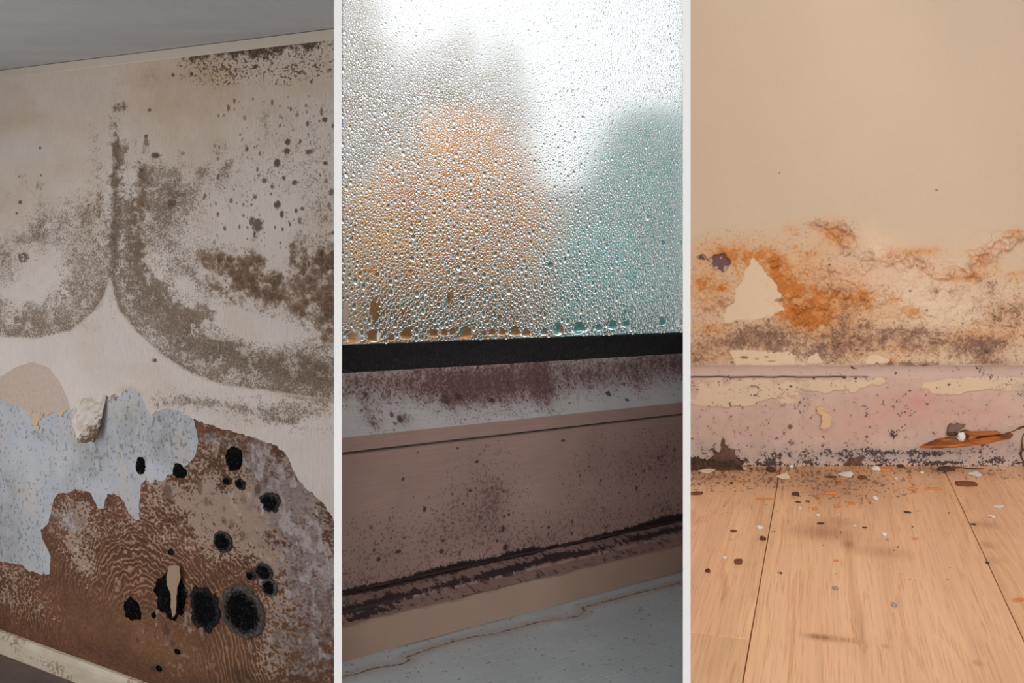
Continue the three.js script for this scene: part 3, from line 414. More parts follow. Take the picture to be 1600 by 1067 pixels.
{
  const B = [-0.06, 0, 0.46, 0.23], W = 2048, H = 1024, N = 260;
  const P_BEAD = ARC[1], P_LIP = ARC[11], P_RAIL = ARC[13], P_GAP = ARC[14], P_L1 = ARC[16], P_NOSE = ARC[18];
  const beadMould = blobs(B, N, [[0.0105,0.0265,0.0152,0.0096,0.45],[0.0309,0.0299,0.0157,0.0134,0.35],[0.0525,0.0289,0.0164,0.0109,0.5],[0.0804,0.0305,0.0229,0.0121,0.75],[0.0969,0.0361,0.0233,0.0141,0.7],[0.1217,0.0328,0.022,0.0125,0.7],[0.1468,0.0333,0.0229,0.0148,0.8],[0.1735,0.0308,0.0106,0.0221,1.1],[0.0837,0.0425,0.0057,0.0046,0.6],[0.1858,0.0365,0.0202,0.0122,0.55],[0.2152,0.0304,0.0284,0.0125,0.5],[0.2435,0.0345,0.0221,0.0106,0.45],[0.2754,0.0281,0.0234,0.0131,0.5],[0.3073,0.0296,0.0293,0.0134,0.55],[0.3411,0.0283,0.0171,0.0137,0.6],[0.0153,0.0445,0.007,0.0131,0.4],[0.0409,0.0539,0.0041,0.004,0.8],[0.283,0.0423,0.0077,0.0087,0.5],[0.0173,0.0542,0.0049,0.0052,0.4],[0.1335,0.036,0.0371,0.0165,0.35]]);
  const railMould = blobs(B, N, [[0.1134,0.1108,0.0242,0.0188,0.24],[0.1085,0.1288,0.03,0.0187,0.26],[0.0801,0.1386,0.0229,0.0137,0.24],[0.0262,0.1392,0.0259,0.0174,0.18],[0.0168,0.1506,0.0306,0.0172,0.2],[0.0699,0.1551,0.028,0.0136,0.22],[0.1216,0.1447,0.0184,0.0113,0.3],[0.1795,0.1534,0.0405,0.0119,0.24],[0.2426,0.1524,0.0447,0.0156,0.22],[0.2781,0.1147,0.0472,0.0161,0.2],[0.3096,0.1072,0.0247,0.0165,0.26],[0.2468,0.1035,0.0375,0.0157,0.14],[0.1537,0.1592,0.0388,0.0097,0.3],[0.0464,0.1699,0.027,0.0088,0.3],[0.0076,0.1639,0.02,0.0068,0.3],[0.1201,0.121,0.0098,0.0142,0.3],[0.3126,0.1513,0.0331,0.0132,0.25]]);
  const gapMould = blobs(B, N, [[-0.0025,0.1664,0.0265,0.003,1.3],[0.0268,0.1678,0.0278,0.003,1.2],[0.0706,0.1655,0.0281,0.0041,1.4],[0.1049,0.1654,0.0298,0.0037,1.2],[0.1508,0.1645,0.018,0.0039,1.4],[0.187,0.1654,0.0205,0.002,0.8],[0.2359,0.1659,0.0255,0.0026,1],[0.2814,0.1642,0.0395,0.0032,1.1],[0.3216,0.1624,0.0335,0.0039,1.2]]);
  const ledgeMould = blobs(B, N, [[-0.0056,0.1814,0.0246,0.0033,0.9],[0.0097,0.1893,0.016,0.0029,0.7],[0.0348,0.1804,0.0175,0.003,0.6],[0.0673,0.1796,0.0184,0.0027,0.7],[0.1067,0.1801,0.0195,0.0028,0.6],[0.1387,0.1778,0.0255,0.0033,0.9],[0.178,0.1768,0.0216,0.0034,0.8],[0.2102,0.179,0.0225,0.0025,0.8],[0.2715,0.1762,0.0245,0.0032,0.9],[0.3118,0.1756,0.0194,0.0027,0.9],[0.0244,0.1806,0.0086,0.0038,0.7],[0.1188,0.1798,0.0149,0.0023,0.7],[-0.0059,0.1911,0.0117,0.0025,0.6]]);
  reseed(91);
  const specks = [[0.0752,0.1505,0.0017,0.0018,1],[0.0392,0.0952,0.0011,0.0013,1],[0.1031,0.09,0.0018,0.0009,1],[0.0985,0.1104,0.0018,0.0009,1],[0.0589,0.1185,0.0014,0.0018,1],[0.038,0.1446,0.0021,0.0013,1],[0.1313,0.1429,0.0016,0.0024,1],[0.1346,0.1571,0.0025,0.0024,1],[0.085,0.0785,0.0012,0.0009,1],[0.0384,0.0537,0.0021,0.0027,0.9],[0.0329,0.0497,0.0015,0.0022,0.8],[0.2454,0.0485,0.0029,0.0021,0.9],[0.0808,0.0423,0.0034,0.0032,0.6],[0.094,0.0408,0.0029,0.0023,0.7],[0.1232,0.0453,0.0024,0.0019,0.9],[0.1884,0.0825,0.0021,0.001,0.8],[0.2639,0.0558,0.0022,0.0016,0.8]];
  for (let i = 0; i < 900; i++) { const a = rr(-0.05, 0.38), p = P_RAIL + rr(0, 0.094), dens = railMould(a, p); if (rnd() < dens * 1.9 + 0.02) { const r = 0.0003 + 0.0008 * rnd() ** 4; specks.push([a, p, r * rr(0.8, 1.6), r * rr(0.8, 2), rr(0.5, 1)]); } }
  for (let i = 0; i < 500; i++) { const a = rr(-0.05, 0.38), p = P_BEAD + rr(0, 0.044); if (rnd() < beadMould(a, p) + 0.06) { const r = 0.0003 + 0.0008 * rnd() ** 2; specks.push([a, p, r, r * rr(0.8, 1.6), rr(0.4, 0.9)]); } }
  const dots = spots(B, W, H, specks);
  const frameTex = paint(W, H, B, (u, p, o, at) => {
    const big = fbm(u * 50, p * 50, 4), fine = fbm(u * 1100, p * 900, 3), mid = fbm(u * 320, p * 240, 4), brush = fbm(u * 60, p * 1400, 2);
    const k = 0.97 + (brush - 0.5) * 0.07 + (big - 0.5) * 0.08;
    o[0] = 158 * k; o[1] = 129 * k; o[2] = 119 * k;  // rail: white paint darkened and warmed in colour for its dim light
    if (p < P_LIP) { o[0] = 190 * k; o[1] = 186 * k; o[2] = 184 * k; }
    if (p < P_RAIL) {
      if (p < P_LIP) {
        const fall = fbm(u * 260, p * 40, 3);
        const d = beadMould(u, p) * (0.5 + fall) + 0.30 * sm(P_BEAD + 0.030, P_BEAD, p + (fall - 0.5) * 0.03);
        blend(o, [124, 94, 88], Math.min(0.75, d * 0.7 * (0.5 + mid)));
        blend(o, [92, 62, 58], growth(mid * 0.4 + fine * 0.6, d * 0.62, 0.2, 0.5) * 0.55);
        blend(o, [70, 46, 44], growth(fine, d * 0.42, 0.06, 0.5) * 0.5);
      }
    } else {
      const d = railMould(u, p);
      blend(o, [120, 92, 86], d * 0.9 * (0.4 + mid));
      blend(o, [78, 52, 48], growth(fbm(u * 800 + 7, p * 700, 3), d * 0.8, 0.07, 0.45) * 0.45);
      const g = gapMould(u, p) + 0.55 * Math.exp(-(((p - P_GAP) / 0.0022) ** 2));
      blend(o, [26, 16, 18], growth(mid * 0.5 + fine * 0.5, g * 0.85, 0.12, 0.55));
      if (p > P_GAP && p < P_NOSE) {
        blend(o, [120, 96, 88], 0.35 + (mid - 0.5) * 0.4);
        blend(o, [38, 26, 28], growth(mid * 0.6 + fine * 0.4, ledgeMould(u, p) + 0.2, 0.1, 0.5) * 0.9);
      }
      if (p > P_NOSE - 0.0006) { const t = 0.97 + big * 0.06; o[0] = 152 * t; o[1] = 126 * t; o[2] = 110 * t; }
    }
    blend(o, [46, 30, 30], dots[at] * 0.85);
    o[3] = brush * 0.4 + fine * 0.3 + dots[at] * 0.4;
  });
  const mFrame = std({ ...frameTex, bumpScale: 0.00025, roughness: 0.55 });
  const bead = PROFILE.slice(1, 13), rail = PROFILE.slice(13, 15);
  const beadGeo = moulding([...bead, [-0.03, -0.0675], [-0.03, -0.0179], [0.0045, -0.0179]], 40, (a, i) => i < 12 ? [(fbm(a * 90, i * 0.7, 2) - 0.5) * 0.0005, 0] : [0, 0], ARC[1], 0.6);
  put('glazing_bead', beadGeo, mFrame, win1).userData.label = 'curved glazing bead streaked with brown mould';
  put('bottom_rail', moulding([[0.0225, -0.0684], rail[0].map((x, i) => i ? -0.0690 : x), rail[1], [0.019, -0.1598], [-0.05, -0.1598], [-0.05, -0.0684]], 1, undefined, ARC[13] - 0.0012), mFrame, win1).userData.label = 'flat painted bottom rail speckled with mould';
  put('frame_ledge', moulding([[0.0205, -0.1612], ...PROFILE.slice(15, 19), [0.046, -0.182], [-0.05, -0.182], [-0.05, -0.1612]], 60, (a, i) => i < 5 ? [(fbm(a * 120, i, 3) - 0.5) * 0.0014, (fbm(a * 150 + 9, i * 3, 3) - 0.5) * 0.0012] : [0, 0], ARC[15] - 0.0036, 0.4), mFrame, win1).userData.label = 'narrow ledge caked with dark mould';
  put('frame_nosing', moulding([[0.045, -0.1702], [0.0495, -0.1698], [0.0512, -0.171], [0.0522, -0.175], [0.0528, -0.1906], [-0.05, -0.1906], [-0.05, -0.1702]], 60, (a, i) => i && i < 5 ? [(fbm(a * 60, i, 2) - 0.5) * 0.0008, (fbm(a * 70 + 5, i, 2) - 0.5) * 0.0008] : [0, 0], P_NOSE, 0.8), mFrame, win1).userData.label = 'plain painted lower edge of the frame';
  // black gasket with lumpy dirt
  const gasketTex = paint(1024, 64, [-0.06, 0, 0.46, 0.03], (u, v, o) => { const f = fbm(u * 700, v * 700, 3), m = fbm(u * 160, v * 300, 3); const k = 8 + f * 16; o[0] = k; o[1] = k * 0.8; o[2] = k; blend(o, [84, 62, 70], growth(fbm(u * 1500, v * 1500, 3), 0.03 + 0.3 * sm(0.006, 0.018, v) * m, 0.05, 0.5) * 0.7); o[3] = f; });
  put('gasket', moulding([[0, 0.0004], [0.0022, -0.001], [0.0035, -0.006], [0.0042, -0.012], [0.0058, -0.0172], [-0.006, -0.0172], [-0.006, 0.0004]], 420, (a, i) => i < 5 ? [(fbm(a * 420, i * 1.7, 3) - 0.5) * 0.0022, (fbm(a * 380 + 9, i * 2.3, 3) - 0.5) * (i < 4 ? 0.0016 : 0.0006)] : [0, 0], 0, 1.2), std({ ...gasketTex, bumpScale: 0.0006, roughness: 0.9 }), win1).userData.label = 'black gasket caked with dirt';
  // sill
  const sillB = [-0.2, 0, 0.62, 0.3];
  const crack = [[-0.3, 0.0015], ...[[-0.0203,0.2159],[-0.0129,0.2152],[-0.0063,0.2151],[-0.0091,0.2152],[0.008,0.2195],[0.0154,0.2171],[0.0155,0.2126],[0.023,0.2114],[0.0403,0.2092],[0.0561,0.2087],[0.0696,0.2088],[0.0889,0.2135],[0.1015,0.2138],[0.1179,0.2135],[0.141,0.2143],[0.1469,0.218],[0.1574,0.2218],[0.1701,0.2157],[0.173,0.2107],[0.1809,0.2103],[0.2011,0.2111],[0.2328,0.2114],[0.2547,0.2127],[0.2736,0.2134],[0.2939,0.2143],[0.3019,0.2141]].map(([a, p]) => [a, p - ARC[18]]), [0.5, 0.001]];
  const crackAt = (u, v) => { let b = 1; for (let i = 1; i < crack.length; i++) { const [x0, y0] = crack[i - 1], [x1, y1] = crack[i], ex = x1 - x0, ey = y1 - y0, t = Math.min(1, Math.max(0, ((u - x0) * ex + (v - y0) * ey) / (ex * ex + ey * ey + 1e-12))); b = Math.min(b, Math.hypot(u - x0 - ex * t, v - y0 - ey * t)); } return b; };
  const crackGrid = grid(...sillB, 620, crackAt);
  const sillTex = paint(2048, 1024, sillB, (u, v, o) => {
    const n = fbm(u * 40, v * 40, 4), f = fbm(u * 700, v * 500, 3), br = fbm(u * 30 + v * 90, v * 1200, 2);
    const k = 0.97 + (n - 0.5) * 0.08 + (br - 0.5) * 0.04;
    o[0] = 196 * k; o[1] = 206 * k; o[2] = 210 * k;
    const c = crackGrid(u, v) + (f - 0.5) * 0.0012;
    blend(o, [168, 146, 134], sm(0.010, 0.001, c) * 0.5 * (0.4 + n));
    blend(o, [72, 44, 40], sm(0.0008, 0.0002, c) * sm(0.32, 0.5, fbm(u * 90, v * 90, 3)) * 0.9);
    blend(o, [110, 84, 74], growth(fbm(u * 420, v * 420, 2), 0.015, 0.03, 0.66) * 0.6);
    o[3] = 0.6 + br * 0.2 - sm(0.001, 0.0002, c) * 0.6;
  });
  const sill = inWindow(group('window_sill')); structure(sill, 'pale painted window sill with a fine crack along the frame', 'sill');
  put('sill_board', moulding([[0.0525, -0.1908], [0.256, -0.1915], [0.26, -0.195], [0.26, -0.235], [-0.05, -0.235], [-0.05, -0.1908]], 1, undefined, 0, 0.3), std({ ...sillTex, bumpScale: 0.0008, roughness: 0.42 }), sill);
  // wall under the sill and above the glass
  const strip = (n0, n1) => { const pts = []; for (const [n, sd] of [[n0, -1], [n0, 1], [n1, 1], [n1, -1]]) { const v = new THREE.Vector3(reach(-0.2, n, sd), -0.2, n).applyMatrix4(windowBasis); pts.push([v.x, v.z]); } return pts; };
  structure(put('wall_under_window', plan(strip(0.02, -0.05), 0, 1.472), plainPaint), 'plain wall below the window sill', 'wall');
  structure(put('wall_over_window', plan(strip(0.02, -0.05), 2.16, CEILING), plainPaint), 'plain wall above the wet window', 'wall');
  // glass
  const pane = put('pane', moulding([[0, -0.004], [0, 0.46], [-0.004, 0.46], [-0.004, -0.004]], 1, undefined, 0, 0.3), new THREE.MeshPhysicalMaterial({ color: 0xffffff, transmission: 1, thickness: 0.004, roughness: 0.12, ior: 1.45, side: THREE.DoubleSide }), win1);
  pane.userData.label = 'fogged glass pane';

  // condensation: a skin of small drops, and the large ones along the gasket
  const makeDrop = (seg, rings) => {
    const pts = [], cap = 1.05; for (let i = 0; i <= rings; i++) { const t = cap * i / rings; pts.push(new THREE.Vector2(Math.max(1e-4, Math.sin(t) / Math.sin(cap)), (Math.cos(t) - Math.cos(cap)) / Math.sin(cap))); }
    const dome = new THREE.LatheGeometry(pts, seg), base = new THREE.CircleGeometry(1, seg, 0).rotateX(Math.PI / 2);
    const face = (x, up) => {                                  // dome faces the room, base faces the glass
      const y = x.toNonIndexed(); y.deleteAttribute('uv'); const p = y.attributes.position, a = new THREE.Vector3(), b = new THREE.Vector3(), c = new THREE.Vector3();
      for (let i = 0; i < p.count; i += 3) { a.fromBufferAttribute(p, i); b.fromBufferAttribute(p, i + 1); c.fromBufferAttribute(p, i + 2); if (b.clone().sub(a).cross(c.clone().sub(a)).y * up < 0) { p.setXYZ(i, b.x, b.y, b.z); p.setXYZ(i + 1, a.x, a.y, a.z); } }
      y.deleteAttribute('normal'); return y;
    };
    const g = mergeGeometries([face(dome, 1), face(base, -1)]);
    g.rotateX(Math.PI / 2); return toCreasedNormals(g, 0.6);
  };
  const drop = makeDrop(14, 6), largeDrop = makeDrop(40, 14);
  const water = new THREE.MeshPhysicalMaterial({ color: 0xffffff, transmission: 1, thickness: 0.002, roughness: 0.0, ior: 1.333, side: THREE.DoubleSide });
  reseed(2024);
  const kept = [], cell = 0.003, cols = 240, bins = Array.from({ length: cols * 200 }, () => []);
  const fits = (a, h, r, gap) => {
    const i = Math.floor(a / cell) + 40, j = Math.floor(h / cell) + 20, m = r > 0.0016 ? 2 : 1;
    for (let y = -m; y <= m; y++) for (let x = -m; x <= m; x++) for (const q of bins[(j + y) * cols + i + x]) { const dx = q[0] - a, dy = q[1] - h, d = (q[2] + r) * gap; if (dx * dx + dy * dy < d * d) return false; }
    return true;
  };
  const keep = (a, h, r, e) => { const q = [a, h, r, e]; kept.push(q); for (let y = r > 0.002 ? -1 : 0; y <= (r > 0.002 ? 1 : 0); y++) for (let x = r > 0.002 ? -1 : 0; x <= (r > 0.002 ? 1 : 0); x++) bins[(Math.floor(h / cell) + 20 + y) * cols + Math.floor(a / cell) + 40 + x].push(q); };
  const big = [];
  for (const [a, h, ru, rv] of [[0.0093,0.0063,0.0087,0.0049],[0.0248,0.0059,0.0063,0.0049],[0.0522,0.0069,0.0094,0.0046],[0.0403,0.0045,0.0038,0.0027],[0.0764,0.0068,0.0052,0.0033],[0.0862,0.007,0.0053,0.0028],[0.0933,0.0073,0.0041,0.0029],[0.1059,0.0065,0.0066,0.0053],[0.1237,0.0056,0.0037,0.0024],[0.1311,0.0064,0.0063,0.0029],[0.1413,0.0061,0.0058,0.003],[0.1542,0.0063,0.0072,0.004],[0.1662,0.005,0.0067,0.0035],[0.1851,0.005,0.0062,0.0031],[0.2003,0.0067,0.0063,0.0057],[0.2231,0.0072,0.0131,0.0053],[0.2461,0.0072,0.0068,0.0032],[0.262,0.0091,0.0093,0.0043],[0.2791,0.0098,0.0071,0.0038],[0.324,0.0106,0.0068,0.0045],[0.3473,0.0091,0.007,0.0035],[0.0886,0.0306,0.0029,0.0038],[0.0533,0.0514,0.0033,0.0018],[0.0997,0.0448,0.003,0.0029],[0.1893,0.0583,0.0035,0.0031],[0.0264,0.0488,0.0026,0.0022],[0.3003,0.1021,0.0033,0.0034],[0.0707,0.0633,0.0029,0.0023],[0.111,0.0618,0.0031,0.0019],[0.3223,0.0804,0.0042,0.0028],[0.2189,0.1804,0.0029,0.0026],[0.0904,0.2085,0.0018,0.0019]]) { big.push([a, h, ru, rv]); keep(a, h, Math.min(ru, rv) * 1.0, 0); }
  const runs = blobs([-0.1, -0.02, 0.5, 0.5], 300, [[0.0019,0.0222,0.0035,0.0114,1],[0.0255,0.0242,0.0047,0.0108,1.1],[0.0902,0.0343,0.0035,0.0076,1],[0.0482,0.0216,0.0033,0.0073,0.8],[0.1809,0.0199,0.0055,0.0082,0.7],[0.138,0.0204,0.0038,0.0069,0.7],[0.0025,0.0617,0.0015,0.022,0.6],[0.0211,0.0488,0.0016,0.0179,0.5],[0.2869,0.0461,0.004,0.0166,0.6],[0.2763,0.0186,0.0047,0.011,0.7],[0.329,0.0293,0.0068,0.0171,0.5],[0.1432,0.0451,0.0026,0.0149,0.5],[0.1967,0.0507,0.0028,0.0155,0.4],[0.1009,0.0209,0.003,0.0067,0.6],[0.0719,0.0167,0.0029,0.0065,0.6],[0.2412,0.0298,0.0037,0.0107,0.5],[0.2269,0.0193,0.0037,0.0074,0.5]]);
  const lineOf = (sd) => { const a0 = reach(0, 0, sd), a1 = reach(0.3, 0, sd); return (h) => a0 + (a1 - a0) * h / 0.3; }, reachL = lineOf(-1), reachR = lineOf(1);
  for (let pass = 0; pass < 3; pass++) for (let i = 0; i < 260000; i++) {
    const a = rr(-0.07, 0.42), h = rr(0.0018, 0.31);
    const t = Math.max(0, 1 - h / 0.25), mean = 0.00052 + 0.00062 * t ** 1.4;
    const r = pass === 0 ? mean * (i < 2600 ? rr(1.5, 2.7) : rr(1.05, 1.7)) : pass === 1 ? mean * rr(0.62, 1.05) : mean * rr(0.38, 0.66);
    if (pass === 0 && i > 40000) break;
    if (runs(a, h) * rr(0.5, 1.5) > 0.4 || a < reachL(h) + r || a > reachR(h) - r) continue;
    if (fits(a, h, r, pass === 0 ? 1.02 : 0.93)) keep(a, h, r, 1);
  }
  const small = kept.filter((q) => q[3]);
  const skin = new THREE.InstancedMesh(drop, water, small.length); skin.name = numbered('condensation'); skin.castShadow = skin.receiveShadow = true;
  const M = new THREE.Matrix4(), e = new THREE.Euler(), qn = new THREE.Quaternion();
  small.forEach(([a, h, r], i) => { e.set(0, 0, rr(0, 6.28)); M.compose(new THREE.Vector3(a, h, 0.00015), qn.setFromEuler(e), new THREE.Vector3(r * rr(0.85, 1.1), r * rr(0.9, 1.15), r * rr(0.75, 1.1))); skin.setMatrixAt(i, M); });
  tag(inWindow(skin), 'fine skin of condensation droplets covering the window glass', 'condensation', null, 'stuff'); scene.add(skin);
  for (const [a, h, ru, rv] of big) {
    const g = largeDrop.clone(), p = g.attributes.position;
    for (let i = 0; i < p.count; i++) { const x = p.getX(i), y = p.getY(i), z = p.getZ(i), w = 1 + (fbm(x * 1.6 + a * 90, y * 1.6 + 7, 2) - 0.5) * 0.5; p.setXYZ(i, x * ru * w, y * rv * w * (y > 0 ? 1.0 : 0.9), z * Math.min(ru, rv) * 0.85); }
    const mesh = put('water_droplet', toCreasedNormals(g, 0.6), water); const place = windowBasis.clone().multiply(new THREE.Matrix4().makeTranslation(a, h, 0.0002)); place.decompose(mesh.position, mesh.quaternion, mesh.scale);
    const low = h < 0.035;
    tag(mesh, low ? 'large flat water drop on the glass just above the black gasket' : 'larger water drop among the fine droplets on the glass', 'water drop', low ? 'large drops along the gasket' : 'larger drops on the glass');
  }
}

// the garden behind the wet window
{
  structure(put('ground', boxAt(-30, 30, -0.2, -0.12, -45, -0.8), std({ color: rgb(70, 72, 46), roughness: 1 })), 'green lawn of the garden behind the wet window', 'lawn');
  const leafy = (name, label, [x, z], h, rx, y0, color, n, size, seed) => {
    reseed(seed);
    const t = group(name); tag(t, label, name.includes('shrub') ? 'shrub' : 'tree'); t.position.set(x, -0.12, z);
    const trunk = new THREE.CylinderGeometry(0.05, 0.09, y0 + 0.6, 10).translate(0, (y0 + 0.6) / 2, 0);
    put('trunk', trunk, std({ color: rgb(82, 66, 52) }), t);
    const pos = [], c = (y0 + h) / 2, ry = (h - y0) / 2;
    for (let i = 0; i < n; i++) {
      let a, b, d, s; do { a = rr(-1, 1); b = rr(-1, 1); d = rr(-1, 1); s = a * a + b * b + d * d; } while (s > 1 || fbm(a * 2 + seed, b * 2 + d, 3) < 0.40);
      const o = new THREE.Vector3(a * rx, c + b * ry, d * rx), u = new THREE.Vector3(rr(-1, 1), rr(-1, 1), rr(-1, 1)).normalize().multiplyScalar(size * rr(0.6, 1.3)), v = new THREE.Vector3(rr(-1, 1), rr(-1, 1), rr(-1, 1)).cross(u).normalize().multiplyScalar(size * 0.6);
      const P = [o.clone().sub(u), o.clone().add(v), o.clone().add(u), o.clone().sub(v)]; for (const k of [0, 1, 2, 0, 2, 3]) pos.push(P[k].x, P[k].y, P[k].z);
    }
    const g = new THREE.BufferGeometry(); g.setAttribute('position', new THREE.Float32BufferAttribute(pos, 3)); g.computeVertexNormals();
    put('foliage', g, std({ color, roughness: 0.9 }), t);
  };
  const bark = std({ color: rgb(92, 74, 58), roughness: 1 });
  const hedge = (name, label, [x0, x1, y0, y1, z0, z1], color, n, size, seed) => {
    reseed(seed);
    const t = group(name); tag(t, label, 'hedge'); t.position.set((x0 + x1) / 2, -0.12, (z0 + z1) / 2);
    const w = x1 - x0, d = z1 - z0, pos = [];
    for (let i = 0; i < n; i++) {
      const top = rnd() < 0.25, o = new THREE.Vector3(rr(-w / 2, w / 2), top ? y1 - rr(0, 0.08) : rr(y0, y1), rr(-d / 2, d / 2));
      const u = new THREE.Vector3(rr(-1, 1), rr(-1, 1), rr(-1, 1)).normalize().multiplyScalar(size * rr(0.6, 1.3)), v = new THREE.Vector3(rr(-1, 1), rr(-1, 1), rr(-1, 1)).cross(u).normalize().multiplyScalar(size * 0.6);
      const P = [o.clone().sub(u), o.clone().add(v), o.clone().add(u), o.clone().sub(v)]; for (const k of [0, 1, 2, 0, 2, 3]) pos.push(P[k].x, P[k].y, P[k].z);
    }
    const g = new THREE.BufferGeometry(); g.setAttribute('position', new THREE.Float32BufferAttribute(pos, 3)); g.computeVertexNormals();
    put('foliage', g, std({ color, roughness: 0.9 }), t);
    for (let k = 0; k * 0.35 < w - 0.3; k++) put('stem', new THREE.CylinderGeometry(0.012, 0.02, y1 * 0.9, 7).translate(-w / 2 + 0.15 + k * 0.35, y1 * 0.45, rr(-0.1, 0.1)), bark, t);
  };
  hedge('garden_hedge', 'low amber autumn hedge close behind the wet window', [-0.56, 0.16, 0.05, 1.66, -4.3, -3.75], rgb(176, 124, 48), 5000, 0.04, 21);
  hedge('garden_hedge', 'low blue-green hedge close behind the wet window', [0.30, 2.6, 0.05, 1.62, -4.3, -3.75], rgb(70, 146, 142), 9000, 0.04, 23);
  hedge('garden_hedge', 'long tawny hedge along the far end of the garden', [-5, 6, 0.1, 2.25, -16, -15.3], rgb(156, 134, 86), 9000, 0.1, 22);
  leafy('garden_tree', 'tall tree with sparse tawny leaves behind the misted glass', [-2.1, -13.2], 5.2, 1.35, 1.0, rgb(164, 140, 104), 1500, 0.12, 11);
  leafy('garden_tree', 'slender tree with sparse tawny leaves behind the golden shrub', [-0.35, -11.2], 4.2, 0.62, 1.2, rgb(168, 142, 104), 800, 0.10, 12);
  leafy('golden_shrub', 'golden autumn shrub glowing through the wet glass', [-0.42, -8.2], 2.75, 0.78, 0.1, rgb(240, 170, 58), 6500, 0.09, 13);
  leafy('golden_shrub', 'low amber shrub at the partition side of the garden', [-1.0, -6.1], 2.05, 0.52, 0.1, rgb(230, 172, 70), 5000, 0.08, 14);
  leafy('garden_shrub', 'blue-green shrub behind the misted glass', [1.12, -8.4], 2.85, 0.6, 0.1, rgb(92, 182, 182), 6000, 0.08, 15);
  leafy('garden_shrub', 'low teal shrub between golden shrub and blue-green shrub', [0.52, -6.4], 1.85, 0.42, 0.1, rgb(84, 190, 190), 3600, 0.08, 16);
  leafy('garden_tree', 'broad green tree at the far end of the lawn', [4.6, -9.5], 5.0, 1.7, 0.8, rgb(104, 132, 84), 3200, 0.13, 18);
}

